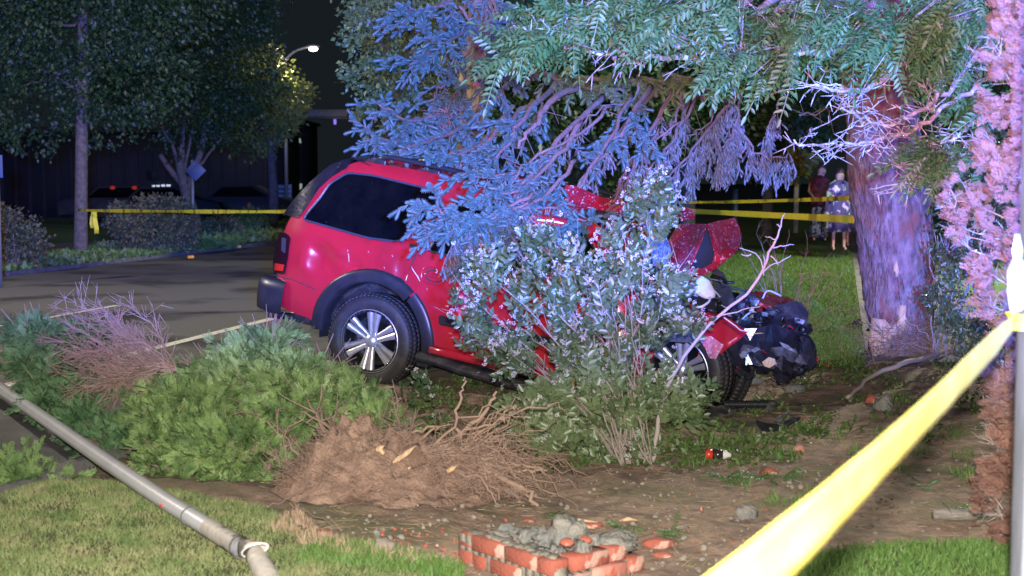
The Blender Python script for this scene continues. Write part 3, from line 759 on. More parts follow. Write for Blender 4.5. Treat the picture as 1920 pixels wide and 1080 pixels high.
shell('far_fender', [(1386,552,12.6),(1412,548,12.8),(1440,554,12.9),(1478,560,13.0),(1506,572,13.0),(1500,580,12.8),(1476,574,12.6),(1456,578,12.5),(1448,590,12.4),(1430,572,12.4),(1410,566,12.4)], 'car_red_scraped', .02, .02, 3, 8)
bf = shell('front_bumper_cover', [(1353,666,11.9),(1372,640,11.8),(1398,614,11.8),(1447,610,11.8),(1492,614,11.9),(1514,628,12.1),(1526,655,12.2),(1535,678,12.2),(1517,693,12.15),(1498,694,12.0),(1480,714,11.9),(1459,714,11.85),(1454,692,11.8),(1425,688,11.8),(1398,687,11.8),(1366,680,11.85)], 'gloss_black', .03, .035, 2, 9, None, 9)
shell('bumper_crease', [(1500,622,12.0),(1514,628,12.0),(1535,678,12.1),(1520,692,12.05),(1508,660,11.95)], 'black_plastic', .05, .04, 3, 10, bf)
shell('headlight', [(1446,652,11.72),(1470,650,11.75),(1490,656,11.8),(1497,672,11.8),(1484,682,11.75),(1458,668,11.7)], 'scrap_metal', .03, .01, 2, 11)
for i, q in enumerate([[(1384,664),(1392,657),(1403,660),(1398,668),(1388,671)],[(1407,655),(1418,650),(1426,655),(1414,661)],[(1426,676),(1440,668),(1452,672),(1454,680),(1440,686),(1430,683)],[(1462,640),(1478,646),(1492,660),(1480,656),(1468,650)]]):
    shell('torn_bracket', [(a, b, 11.72) for a, b in q], 'pale_wood' if i == 2 else 'worn_metal', .012, .02, 3, 20+i)
shell('torn_support', [(1352,652,11.9),(1380,640,11.86),(1420,646,11.84),(1452,640,11.84),(1448,656,11.8),(1410,664,11.78),(1372,668,11.8)], 'worn_metal', .012, .03, 4, 41, None, 7)
shell('torn_liner', [(1344,672,12.0),(1372,684,11.95),(1376,712,12.0),(1360,722,12.0),(1346,700,12.05)], 'black_dirty', .015, .03, 3, 42)
shell('crumpled_inner_wing', [(1380,560,12.3),(1404,548,12.4),(1420,566,12.3),(1412,600,12.2),(1390,596,12.2)], 'scrap_metal', .01, .04, 4, 43, None, 7)
shell('crumpled_inner_wing', [(1262,556,12.1),(1284,540,12.2),(1300,566,12.0),(1290,590,11.9),(1268,584,11.95)], 'black_dirty', .01, .04, 4, 44, None, 7)
# engine bay
eb = MB()
for i, (px, py, d, s) in enumerate([(1345,565,12.5,.16),(1375,592,12.5,.18),(1412,605,12.5,.18),(1450,606,12.6,.18),(1488,612,12.7,.13),(1330,610,12.3,.16),(1420,640,12.6,.2),(1475,642,12.6,.15)]):
    ico(eb, cl(px, py, d), (s*1.25, s, s*.7), 3, .5, 3.2, i)
eb.obj('engine_block', 'dark_metal', car, smooth=False)
EB = [(1320,520),(1350,505),(1372,540),(1400,560),(1440,580),(1500,585),(1512,620),(1500,660),(1440,670),(1380,640),(1330,620),(1290,600)]
for mat_, nn, k0 in (('dark_metal', 60, 0), ('black_plastic', 34, 1), ('scrap_metal', 16, 2), ('grey_plastic', 5, 3)):
    for k_, (px, py) in enumerate(polypts(EB, nn)):
        mb = MB(); p = cl(px, py, random.uniform(12.0, 12.35)); rt_ = Matrix.Rotation(random.uniform(0, 6), 3, 'Z') @ Matrix.Rotation(random.uniform(0, 6), 3, 'X'); t_ = random.random()
        if t_ < .4: boxm(mb, p, (random.uniform(.04, .16), random.uniform(.03, .09), random.uniform(.01, .05)), rt_, .006)
        elif t_ < .7:
            v_ = rt_ @ Vector((random.uniform(.05, .12), 0, 0)); tube(mb, smooth_line([p-v_, p+Vector((0, 0, random.uniform(-.04, .05))), p+v_], 7), random.uniform(.007, .02), 7)
        else:
            v_ = rt_ @ Vector((.02, 0, 0)); tube(mb, [p-v_, p+v_], random.uniform(.02, .055), 14)
        mb.obj(['engine_part', 'plastic_part', 'metal_part', 'hose_fitting'][k0], mat_, car, smooth=t_ >= .4)
shell('radiator_shroud', [(1330,500,12.3),(1352,512,12.2),(1370,545,12.1),(1378,590,12.0),(1366,585,12.0),(1348,560,12.1),(1332,530,12.2)], 'black_dirty', .04, .03, 3, 12)
shell('battery_tray', [(1440,590,12.2),(1452,574,12.3),(1500,572,12.4),(1514,586,12.4),(1512,620,12.2),(1470,618,12.1)], 'black_dirty', .03, .03, 3, 13)
shell('inner_fender', [(1288,560,12.0),(1310,548,12.1),(1336,560,12.1),(1342,580,12.0),(1310,575,11.95)], 'black_dirty', .03, .02, 3, 14)
shell('coolant_tank', [(1301,536,11.95),(1306,524,11.93),(1316,515,11.93),(1330,524,11.93),(1339,543,11.95),(1338,556,11.95),(1322,559,11.93),(1308,552,11.95)], 'white_plastic', .07, .01, 2, 31, smooth=True)
mb = MB(); ico(mb, cl(1296, 548, 12.1), (.10, .08, .07), 3, .2, 2, 5); mb.obj('washer_tank', 'grey_plastic', car, smooth=True)
mb = MB(); tube(mb, smooth_line([cl(1298, 577, 11.85), cl(1315, 575, 11.8), cl(1329, 566, 11.85), cl(1331, 558, 11.9)], 10), .011, 6); mb.obj('hose', 'white_plastic', car, smooth=True)
for i, l in enumerate([[(1340,545),(1352,560),(1362,580)],[(1400,560),(1420,580),(1430,610)],[(1390,600),(1410,585),(1440,590)],[(1350,530),(1375,540),(1400,545)],[(1430,560),(1440,545),(1465,555)],[(1455,640),(1470,610),(1500,600)]]):
    mb = MB(); tube(mb, smooth_line([cl(a, b, 12.1) for a, b in l], 10), .010, 5); mb.obj('wiring', 'black_plastic' if i % 2 else 'grey_plastic', car, smooth=True)
# shards of torn body and trim
for k_, (px, py) in enumerate(polypts([(1370,660),(1400,600),(1400,560),(1480,590),(1530,640),(1540,685),(1460,712),(1370,700)], 44)):
    r_ = random.uniform(6, 17); a0 = random.random()*6; d0_ = random.uniform(11.72, 12.1)
    shell('torn_shard', [(px+r_*cos(a0)*random.uniform(.8, 2), py+r_*sin(a0)*.7, d0_), (px+r_*cos(a0+1.7), py+r_*sin(a0+1.7)*random.uniform(.4, 1), d0_+random.uniform(-.08, .08)), (px+r_*cos(a0+3), py+r_*sin(a0+3)*.6, d0_+.04), (px+r_*.6*cos(a0+4.6), py+r_*sin(a0+4.6)*.8, d0_-.03)], ['gloss_black','black_dirty','gloss_black','worn_metal','car_red_scraped','dark_metal','scraped_paint' if k_ % 3 == 0 else 'car_red','black_dirty'][k_ % 8], .006, .02, 1, k_, None, 9)
shell('wheel_liner', [(1212,560,11.75),(1262,556,11.7),(1300,596,11.66),(1316,636,11.62),(1290,642,11.6),(1262,640,11.6),(1232,664,11.62),(1210,650,11.7)], 'black_dirty', .02, .03, 3, 61)
# cowl, broken windscreen, bent pillar and crushed front door
shell('windscreen', [(1196,400,12.1),(1222,396,12.3),(1246,420,12.4),(1256,470,12.2),(1240,520,12.05),(1222,500,12.0),(1214,440,12.0)], 'shattered_glass', .008, .02, 4, 15)
shell('cowl', [(1200,500,11.85),(1240,520,11.9),(1268,548,11.8),(1290,590,11.75),(1282,650,11.7),(1230,640,11.7),(1205,560,11.8)], 'black_dirty', .04, .05, 4, 16)
mb = MB(); tube(mb, smooth_line([cl(1095, 400, 11.75), cl(1150, 408, 11.8), cl(1195, 440, 11.75), cl(1222, 510, 11.7)], 14), .035, 7); mb.obj('windscreen_pillar', 'black_plastic', car, smooth=True)
mb = MB(); tube(mb, smooth_line([cl(1110, 440, 11.65), cl(1140, 470, 11.6), cl(1175, 520, 11.6)], 10), .028, 7); mb.obj('door_frame', 'car_red', car, smooth=True)
mb = MB(); tube(mb, smooth_line([cl(1000, 412, 11.55), cl(1030, 414, 11.55), cl(1062, 420, 11.55)], 8), .045, 8); mb.obj('door_frame', 'car_red', car, smooth=True)
shell('crushed_roof_edge', [(1060,352,12.0),(1140,372,12.1),(1200,392,12.3),(1236,402,12.6),(1190,412,12.2),(1120,402,11.9),(1070,385,11.9)], 'car_red_scraped', .03, .05, 4, 17)
shell('front_door_skin', [(1150,520,11.85),(1190,560,11.85),(1205,640,11.8),(1200,716,11.72),(1150,722,11.74)], 'car_red', .02, .015, 4, 18, smooth=True)
shell('wing_stub', [(1268,402,12.9),(1288,392,12.9),(1304,398,12.9),(1306,412,12.8),(1280,418,12.8)], 'car_red_scraped', .03, .02, 2, 19)

# ================================================================== TREES AND BRANCHES
Z3 = np.array([0, 0, 1.0])
# ---- the spruce over the car: trunk, each limb a part with its needles as sub-part
spruce = empty('spruce_tree', 'blue spruce with broken limbs drooping onto the roof of the wrecked car', 'tree', P(880, 620, 16.2))
spruce.location.z = 0; SL = np.array(spruce.location)
mb = MB(); tl_ = jig(smooth_line([P(870, 640, 16.2), P(872, 500, 16.2), P(880, 300, 16.2), P(884, 150, 16.2), P(905, -60, 16.2), P(925, -500, 16.2)], 30), .012)-SL
tube(mb, tl_, [.24, .2, .17, .15, .13, .08], 12); mb.obj('trunk', 'spruce_bark', spruce, smooth=True)
mb = MB(); ico(mb, np.array(P(880, 165, 16.02))-SL, (.12, .05, .30), 3, .2, 3, 1); mb.obj('bare_wood_scar', 'pale_wood', spruce)
def limb(pts, r0, r1, ntw, tl, mode, mat='spruce_needle', t0=.15, seed=0, slen=(.06, .105), parent=spruce, off=SL):
    """one spruce limb through points (px,py,dist); mode 'shoots' plump shoots, 'curtain' hanging dry twigs"""
    L = jig(smooth_line([P(*q) for q in pts], 16), .012)-off; k = len(L)
    mb = MB(); tube(mb, L, np.linspace(r0, r1, k), 6)
    nb = [MB() for _ in range(1)][0]; TA = []; TB = []; SD = []; SP = []; SS = []; SW = []
    axis = nrm((L[-1]-L[0])[None])[0]
    for i in range(ntw):
        t = t0+(1-t0)*(i+rng.random())/ntw; f = t*(k-1); a = int(min(f, k-2)); base = L[a]+(L[a+1]-L[a])*(f-a)
        dd = nrm((L[a+1]-L[a])[None])[0]
        side_ = nrm(np.cross(dd, Z3+rng.normal(0, .35, 3))[None])[0]*(1 if i % 2 else -1)
        if mode == 'curtain':
            d = nrm((side_*.25+dd*.25+np.array([rng.normal(0, .12), rng.normal(0, .12), -1.0]))[None])[0]; ln = tl*rng.uniform(.5, 1.1)
        else:
            d = nrm((side_*.8+dd*.75+np.array([0, 0, -.25])+rng.normal(0, .2, 3))[None])[0]; ln = tl*rng.uniform(.6, 1.1)*(1.15-.55*t)
        n = 5; pl = [base]
        for j in range(n):
            dj = nrm((d+np.array([0, 0, -.12*j])+rng.normal(0, .10, 3))[None])[0]; pl.append(pl[-1]+dj*ln/n)
        for j in range(n): TA.append(pl[j]); TB.append(pl[j+1])
        if mode == 'curtain':
            for j in range(int(ln/.028)):
                u = rng.random()*.95+.05; q = int(min(u*n, n-1)); p = pl[q]+(pl[q+1]-pl[q])*(u*n-q)
                SD.append(np.array([rng.normal(0, .35), rng.normal(0, .3), -1.0])); SP.append(p); SS.append(rng.uniform(.06, .13)); SW.append(.075)
        else:
            m = max(3, int(ln/.034))
            for j in range(m):
                u = (j+.6)/m; q = int(min(u*n, n-1)); p = pl[q]+(pl[q+1]-pl[q])*(u*n-q); dj = nrm((pl[q+1]-pl[q])[None])[0]
                sd = nrm(np.cross(dj, Z3+rng.normal(0, .5, 3))[None])[0]*(1 if j % 2 else -1)
                SD.append(dj*.9+sd*.8+rng.normal(0, .22, 3)+np.array([0, 0, .05])); SP.append(p); SS.append(rng.uniform(*slen)); SW.append(SS[-1]*1.12)
            SD.append(pl[-1]-pl[-2]); SP.append(pl[-1]); SS.append(slen[1]); SW.append(SS[-1]*1.12)
    sticks(mb, TA, TB, .005, 4)
    o = mb.obj('branch', 'spruce_bark', parent, smooth=True)
    SD = np.array(SD); SP = np.array(SP); SS = np.array(SS); SW = np.array(SW); w = rng.integers(0, 3, len(SP))
    for q in range(3):
        s_ = w == q; tv, tf = SHO[q]; fr = frames(SD[s_], None, SS[s_], SW[s_])
        scat(nb, tv, tf if mode == 'shoots' else tf[::3], fr, SP[s_])
    nb.obj('needles', mat, o, kind='stuff')
    return o
S_, C_ = 'shoots', 'curtain'
LIMBS = [
 ([(885,-60,16),(840,0,15.6),(790,20,15.2),(760,10,15)], .03, .01, 16, .6, S_),
 ([(885,0,16),(835,55,15.6),(800,100,15.2),(770,120,15)], .03, .01, 16, .5, S_),
 ([(890,-50,15.8),(930,10,15.2),(960,70,14.6),(940,120,14.2)], .03, .01, 16, .5, S_),
 ([(890,20,15.8),(870,60,15.2),(830,80,14.8),(800,60,14.6)], .025, .01, 14, .45, S_),
 ([(895,60,15.8),(940,110,15),(950,150,14.5),(930,190,14)], .025, .01, 14, .5, S_),
 ([(885,90,15.7),(850,140,15.2),(820,170,14.9),(805,190,14.8)], .02, .008, 9, .35, S_),
 ([(890,120,15.8),(840,200,15),(770,225,14.4),(715,195,14.0)], .03, .01, 22, .5, S_),
 ([(900,170,15.6),(830,240,14.8),(750,265,14.2),(695,255,13.8)], .03, .01, 24, .5, S_),
 ([(930,180,15),(870,240,14.2),(800,265,13.6),(745,285,13.2)], .03, .01, 24, .5, S_),
 ([(960,200,14.5),(900,270,13.6),(850,290,13.2),(800,285,12.9)], .03, .01, 18, .36, S_),
 ([(1000,190,14.2),(930,250,13.4),(880,300,13),(860,315,12.9)], .03, .01, 16, .35, S_),
 ([(1050,150,14),(990,215,13.3),(960,260,13),(930,300,12.8)], .032, .012, 16, .40, S_),
 ([(1050,290,12.6),(980,320,12.2),(920,330,12.0),(868,328,11.9)], .02, .008, 16, .35, S_),
 ([(1090,230,12.6),(1030,310,12.2),(960,360,11.9),(900,375,11.7)], .025, .008, 20, .40, S_),
 ([(1080,300,12.2),(1020,370,11.8),(930,410,11.5),(870,400,11.4)], .022, .008, 22, .42, S_),
 ([(1000,360,11.7),(920,410,11.45),(850,405,11.35),(785,378,11.3)], .018, .006, 24, .36, S_),
 ([(990,380,11.6),(900,420,11.4),(840,430,11.3),(790,425,11.3)], .016, .006, 18, .30, S_),
 ([(1010,400,11.6),(940,450,11.4),(900,480,11.3),(870,485,11.25)], .016, .006, 14, .26, S_),
 ([(1060,400,11.7),(1060,440,11.5),(1040,470,11.4),(990,480,11.3)], .014, .006, 14, .28, S_),
 ([(1160,380,12),(1110,410,11.7),(1070,420,11.6),(1045,430,11.5)], .014, .006, 14, .26, S_),
 ([(1220,160,13.2),(1180,230,12.7),(1150,260,12.5),(1120,280,12.4)], .03, .01, 12, .35, S_),
 ([(1180,230,12.6),(1200,250,12.5),(1215,270,12.5),(1225,280,12.5)], .012, .006, 7, .2, S_),
 ([(980,120,14.5),(1040,150,14),(1100,165,13.6),(1170,170,13.2)], .03, .015, 22, .32, S_, 'spruce_olive'),
 ([(1060,140,14.2),(1140,150,13.8),(1210,150,13.4),(1290,150,13.2)], .03, .015, 22, .32, S_, 'spruce_olive'),
 ([(1240,140,13.6),(1300,150,13.4),(1330,165,13.3),(1360,180,13.3)], .02, .01, 10, .25, S_, 'spruce_olive'),
 # hanging dry curtains
 ([(1130,180,13.2),(1060,250,12.6),(990,330,12.1),(955,380,11.9)], .032, .010, 26, .28, C_, 'spruce_dry'),
 ([(1010,390,11.8),(960,400,11.6),(900,410,11.5),(860,420,11.4)], .014, .006, 46, .42, C_, 'spruce_dry'),
 ([(1080,385,11.9),(1030,390,11.7),(970,400,11.6),(930,410,11.5)], .014, .006, 40, .40, C_, 'spruce_dry'),
 ([(1240,150,13.4),(1160,250,12.7),(1090,340,12.1),(1045,400,11.8)], .028, .010, 26, .26, C_, 'spruce_dry'),
 ([(1260,170,13.3),(1210,270,12.7),(1170,340,12.3),(1140,390,12.0)], .024, .008, 24, .30, C_, 'spruce_dry'),
 ([(1290,180,13.3),(1280,230,13),(1250,280,12.7),(1215,320,12.4)], .022, .008, 20, .28, C_, 'spruce_dry'),
 ([(1390,170,13.4),(1350,215,13.1),(1300,280,12.8),(1240,350,12.4)], .024, .008, 40, .36, C_, 'spruce_dry'),
 ([(1390,180,13.3),(1380,230,13.2),(1365,265,13.1),(1350,280,13.1)], .016, .006, 26, .40, C_, 'spruce_dry'),
 ([(1380,230,13.2),(1410,275,13.2),(1440,295,13.2),(1478,290,13.2)], .014, .006, 26, .26, C_, 'spruce_dry'),
 ([(1460,190,13.4),(1450,215,13.4),(1440,240,13.4),(1435,255,13.4)], .012, .005, 14, .22, C_, 'spruce_dry'),
 ([(880,130,15.6),(850,180,15),(835,210,14.8),(830,235,14.7)], .02, .008, 18, .35, C_, 'spruce_dry'),
 ([(900,-40,15.8),(920,10,15.3),(935,50,15),(940,80,14.8)], .025, .01, 22, .5, C_, 'spruce_dry'),
 ([(850,250,14.5),(820,290,14.0),(790,310,13.8),(770,320,13.7)], .02, .008, 16, .3, C_, 'spruce_dry'),
]
for i, a in enumerate(LIMBS):
    limb(*a[:6], mat=a[6] if len(a) > 6 else 'spruce_needle', seed=i)
# bare limbs without needles
for i, (pts, r) in enumerate([
 ([(1185,175,13.0),(1150,250,12.5),(1100,330,12.1),(1065,380,11.9),(1030,408,11.7)], .020),
 ([(1150,200,12.9),(1080,250,12.5),(1000,300,12.2),(950,350,12.0)], .018),
 ([(1235,240,12.9),(1185,300,12.6),(1175,330,12.5),(1200,370,12.4),(1235,400,12.3)], .012),
 ([(1310,160,13.3),(1290,215,13.1),(1255,240,13),(1215,285,12.9),(1160,330,12.8)], .016),
 ([(1340,190,13.3),(1320,240,13.3),(1290,260,13.3),(1270,290,13.3)], .010),
 ([(1270,150,13.3),(1275,190,13.2),(1262,230,13.1),(1245,260,13)], .020),
 ([(1090,160,13.2),(1030,200,12.8),(1000,240,12.6),(970,275,12.5)], .034),
 ([(1200,150,13.2),(1180,190,13.1),(1130,200,13),(1085,240,12.9)], .016),
 ([(1210,300,12.8),(1215,340,12.7),(1190,380,12.6)], .009),
 ([(1500,215,13.4),(1540,210,13.5),(1575,195,13.6)], .010),
 ([(860,10,15.5),(905,60,15.3),(930,20,15.2),(960,-20,15.1)], .018),
 ([(820,210,14.6),(850,215,14.7),(880,200,15)], .010),
]):
    mb = MB(); L = jig(smooth_line([P(*q) for q in pts], 14), .018)-SL; tube(mb, L, np.linspace(r, r*.45, 14), 7)
    A = []; B = []
    for j in range(9):
        a = L[rng.integers(2, 13)]; A.append(a); B.append(a+nrm(rng.normal(size=(1, 3)))[0]*rng.uniform(.08, .3)+np.array([0, 0, -.08]))
    sticks(mb, A, B, .0045, 4); mb.obj('bare_branch', 'spruce_bark', spruce, smooth=True)

# ---- big leaning trunk with locust boughs reaching over the wreck
def tree_trunk(name, left, right, d, mat, parent, n=84, seed=0, rings=130):
    """trunk from left/right outline pixels at one distance, with ridged flaky relief"""
    ys = [p[1] for p in left]; mb = MB(); V = []; k = rings
    for i in range(k):
        y = ys[0]+(ys[-1]-ys[0])*i/(k-1); xl = np.interp(y, ys, [p[0] for p in left]); xr = np.interp(y, [p[1] for p in right], [p[0] for p in right])
        c = np.array(P((xl+xr)/2, y, d)); r = (P(xr, y, d)-P(xl, y, d)).length/2
        for j in range(n):
            a = 2*pi*j/n; ca, sa = cos(a), sin(a); q = Vector((ca*.9, sa*.9, c[2]*.8+seed)); q2 = Vector((ca*r*9, sa*r*9, c[2]*3.2)); q3 = Vector((ca*r*22, sa*r*22, c[2]*9))
            rg = 1-abs(noise.noise(q2+Vector((noise.noise(q3*.4), 0, 0))))*2; rr = r*(1+.10*noise.noise(q*1.6)+.04*noise.noise(q*4))+.022*rg*rg+.012*(1-abs(noise.noise(q3))*2)-.03
            rr += .10*max(0, (y-610)/80)**1.5*(.6+.6*sin(a*3+1))
            V.append((c[0]+rr*ca-parent.location.x, c[1]+rr*sa-parent.location.y, c[2]-parent.location.z))
    mb.add(V, [(i*n+j, i*n+(j+1) % n, (i+1)*n+(j+1) % n, (i+1)*n+j) for i in range(k-1) for j in range(n)])
    return mb.obj(name, mat, parent, smooth=True)
tb = G(1695, 668); TD = tb.y
locust = empty('locust_tree', 'thick reddish trunk leaning left at the right, its feathery boughs spread across the top', 'tree', (tb.x, tb.y, 0)); LL = np.array(locust.location)
tree_trunk('trunk', [(1540,-260),(1562,60),(1582,190),(1590,300),(1604,430),(1616,540),(1628,620),(1632,690)], [(1680,-260),(1700,60),(1712,190),(1738,300),(1752,430),(1756,540),(1752,620),(1748,690)], TD, 'trunk_bark', locust, 84, 3, 130)
# torn bark: pale wood plates on the trunk
def plate(pts, mat, dd, seed):
    v = [P(x, y, TD-dd) for x, y in pts]
    mb = MB(); n = len(v); c = sum(v, Vector())/n
    q = [tuple(np.array(p)-LL) for p in v]+[tuple(np.array(p)+np.array([0, .12, 0])-LL) for p in v]+[tuple(np.array(c)+np.array([0, -.03, 0])-LL)]
    mb.add(q, [(i, (i+1) % n, 2*n) for i in range(n)]+[(i, n+i, n+(i+1) % n, (i+1) % n) for i in range(n)]); mb.obj('torn_wood', mat, locust)
def rr_(cx, cy, w, h, k=11, s=0):
    r = random.Random(s); return [(cx+w*cos(2*pi*i/k)*r.uniform(.55, 1.15), cy+h*sin(2*pi*i/k)*r.uniform(.55, 1.15)) for i in range(k)]
plate([(1640,598),(1660,600),(1672,612),(1690,604),(1706,606),(1698,626),(1676,628),(1668,652),(1656,664),(1640,668),(1634,640)], 'pale_wood', .36, 1)
plate([(1690,574),(1700,572),(1698,590),(1704,604),(1694,618),(1686,604)], 'pale_wood', .42, 2)
for i, (x, y, w, h) in enumerate([(1690,350,4,10),(1682,505,6,15)]):
    plate(rr_(x, y, w, h, s=i), 'pale_wood', .40 if x < 1700 else .36, i)
# fine fibrous strips of shredding bark
mb = MB(); A = []; B = []
for i in range(420):
    y = random.uniform(200, 640); xl = 1590+(y-200)*.10; x = random.uniform(xl+4, xl+138); u = (x-xl)/140*2-1
    dd = .40*math.sqrt(max(.02, 1-u*u)); a = P(x, y, TD-dd*.95); L = random.uniform(.05, .16)
    A.append(np.array(a)-LL); B.append(np.array(a)-LL+np.array([random.uniform(-.03, .03), -.015-random.random()*.02, -L]))
sticks(mb, A, B, .006, 3); mb.obj('bark_shreds', 'trunk_bark', locust, kind='stuff')
BOUGHS = [
 ([(1640,-200,TD-1),(1760,-80,11.5),(1800,40,10.2),(1700,80,9.8),(1560,95,9.6),(1480,100,9.5)], .055),
 ([(1700,-180,TD-1),(1560,-90,11.5),(1400,0,10.4),(1310,85,9.9),(1240,72,9.7),(1200,58,9.6),(1140,50,9.5)], .04),
 ([(1560,-100,11.5),(1420,30,10.2),(1340,95,9.9),(1280,108,9.8),(1210,98,9.7),(1140,100,9.6),(1060,90,9.4)], .03),
 ([(1800,40,10.2),(1700,110,9.9),(1640,160,9.7),(1590,170,9.6),(1525,160,9.5)], .028),
 ([(1840,80,10),(1790,160,9.8),(1720,215,9.6),(1640,230,9.5),(1580,205,9.4)], .022),
 ([(1840,150,10),(1760,215,9.8),(1700,250,9.7),(1640,262,9.6),(1560,270,9.5),(1482,268,9.4)], .018),
 ([(1850,200,10),(1800,250,9.8),(1740,280,9.7),(1690,320,9.6)], .014),
 ([(1520,-60,11),(1450,30,10.2),(1400,90,9.8),(1380,130,9.6)], .022),
 ([(1300,-60,10.5),(1180,0,9.9),(1080,50,9.5),(990,80,9.3)], .024),
 ([(1860,300,9.8),(1800,310,9.6),(1740,330,9.5),(1690,340,9.4)], .014),
]
BL = []
for pts, r in BOUGHS:
    mb = MB(); L = jig(smooth_line([P(*q) for q in pts], 30), .012); BL.append(L); tube(mb, L-LL, np.linspace(r, r*.3, 30)*(1+.18*rng.random(30)), 8)
    A = []; B = []
    for j in range(34):
        i = rng.integers(8, 29); a = L[i]; dv = nrm((rng.normal(size=(1, 3))*np.array([1, .7, .5])+np.array([-.6, 0, -.1])))[0]; p = a
        for q_ in range(4):
            dv = nrm((dv+rng.normal(0, .28, 3)+np.array([0, 0, -.04]))[None])[0]; p2 = p+dv*rng.uniform(.03, .09); A.append(p-LL); B.append(p2-LL); p = p2
            if q_ in (1, 2): A.append(p-LL); B.append(p+rng.normal(0, .035, 3)-LL)
    sticks(mb, A, B, .0048, 5); mb.obj('bough', 'locust_bark', locust, smooth=True)
REG = [([(940,110),(985,40),(1040,-15),(1240,-15),(1250,40),(1230,75),(1160,85),(1100,95),(1040,110),(985,125)], 210, 9.0, 9.8, (-.7,-.2,-.18)),
 ([(1180,-15),(1560,-15),(1560,90),(1500,100),(1420,120),(1380,120),(1330,85),(1240,75)], 330, 9.0, 10.6, (-.5,-.2,-.35)),
 ([(1480,-15),(1860,-15),(1860,150),(1800,120),(1700,95),(1640,85),(1500,80)], 400, 9.0, 11.0, (-.35,-.2,-.40)),
 ([(1700,280),(1740,270),(1800,262),(1830,275),(1820,300),(1760,305),(1710,300)], 44, 9.2, 9.7, (-.7,-.2,-.30)),
 ([(1790,120),(1850,120),(1850,240),(1810,230)], 34, 9.6, 10.6, (-.4,-.2,-.5)),
 ([(960,0),(1240,-10),(1240,70),(980,90)], 60, 9.8, 10.4, (-.6,-.2,-.1))]
allp = []; alld = []
for poly, n, d0, d1, dr in REG:
    cen_ = polypts(poly, max(6, n//7))
    for x, y in [(c_[0]+random.gauss(0, 17), c_[1]+random.gauss(0, 13)) for c_ in (random.choice(cen_) for _ in range(n))]:
        allp.append(np.array(P(x, y, random.uniform(d0, d1)))); alld.append(np.array(dr)*1.0+rng.normal(0, .42, 3))
allp = np.array(allp)-LL; alld = np.array(alld); S = rng.uniform(.20, .36, len(allp))
Nn = np.stack([rng.normal(0, .35, len(S)), -.7+rng.normal(0, .6, len(S)), 1.0+rng.normal(0, .4, len(S))], -1)
FRM = frames(alld, Nn, S)
order = np.argsort(allp[:, 2]+.25*allp[:, 1])[:290]  # the lowest, nearest fronds are parts of their own
isp = np.zeros(len(S), bool); isp[order] = True
fmes = []
for q in range(4):
    mb = MB(); mb.add(FRO[q][0], FRO[q][1]); fmes.append(mb.mesh('leaf', 'locust_leaf'))
for i in order:
    m4 = Matrix([[*FRM[i][r], allp[i][r]] for r in range(3)]+[[0, 0, 0, 1]]); link_mesh('leaf', fmes[i % 4], locust, mw=m4)
mb = MB()
for q in range(4):
    s_ = (~isp) & (np.arange(len(S)) % 4 == q); scat(mb, FRO[q][0], FRO[q][1], FRM[s_], allp[s_])
mb.obj('foliage', 'locust_leaf', locust, kind='stuff')
# short twigs linking the fronds to the boughs
allb = np.concatenate(BL); A = []; B = []
for i in range(0, len(allp), 2):
    p = allp[i]+LL; d = np.linalg.norm(allb-p, axis=1); j = int(d.argmin())
    if d[j] < .9: A.append(p-LL); B.append((allb[j]*.5+p*.5)+np.array([0, 0, .03])-LL); A.append(B[-1]); B.append(allb[j]-LL)
mb = MB(); sticks(mb, B, A, .005, 4); mb.obj('twigs', 'locust_bark', locust, kind='stuff')

# ---- broadleaf trees: a helper for leafy crowns
LQ = (np.array([(0,0,0),(.32,.42,.05),(0,1,-.08),(-.32,.42,.05)]), np.array([(0,1,2),(0,2,3)]))
def crown(blobs, n, ls, tpl=LQ, jit=.35, shell_=.55, tone=None):
    """leaf positions through ellipsoid blobs (centre, radii), clumped"""
    tot = sum(r[0]*r[1]*r[2] for c, r in blobs)**1.0; Ps = []; Ds = []
    for c, r in blobs:
        m = int(n*(r[0]*r[1]*r[2])/tot); cl_ = max(6, m//26)
        u = nrm(rng.normal(size=(cl_, 3)))*(shell_+(1-shell_)*rng.random((cl_, 1)))**.7
        cc = u*np.array(r)+np.array(c); idx = rng.integers(0, cl_, m)
        Ps.append(cc[idx]+rng.normal(0, 1, (m, 3))*min(r)*.17); Ds.append(u[idx]+rng.normal(0, .6, (m, 3))+np.array([0, 0, -.35]))
    Ps = np.concatenate(Ps); Ds = np.concatenate(Ds)
    mb = MB(); scat(mb, tpl[0], tpl[1], frames(Ds, None, ls*rng.uniform(.7, 1.3, len(Ps))), Ps); return mb
def broad_tree(label, base, trunk_pts, tr, blobs, n, ls, mat='street_leaf', limbs=6, group=None, bark='street_bark'):
    t = empty('street_tree', label, 'tree', base, group); b0 = np.array(base)
    mb = MB(); L = smooth_line(trunk_pts, 14)-b0; tube(mb, L, tr, 10)
    mb.obj('trunk', bark, t, smooth=True)
    top = L[-1]
    for i in range(limbs):
        c, r = blobs[i % len(blobs)]; e = np.array(c)-b0+rng.normal(0, .3, 3)*np.array(r); k = L[rng.integers(8, 14)]
        mb = MB(); tube(mb, jig(smooth_line([k, k*.5+e*.5+np.array([0, 0, -.1]), e], 8), .04), [tr[-1]*.6, tr[-1]*.2], 5); mb.obj('limb', bark, t, smooth=True)
    bl = [(np.array(c)-b0, r) for c, r in blobs]
    crown(bl, n, ls).obj('crown', mat, t, kind='stuff')
    return t
def B_(px, py, d, rx, ry, rz): return (np.array(P(px, py, d)), (rx, ry, rz))
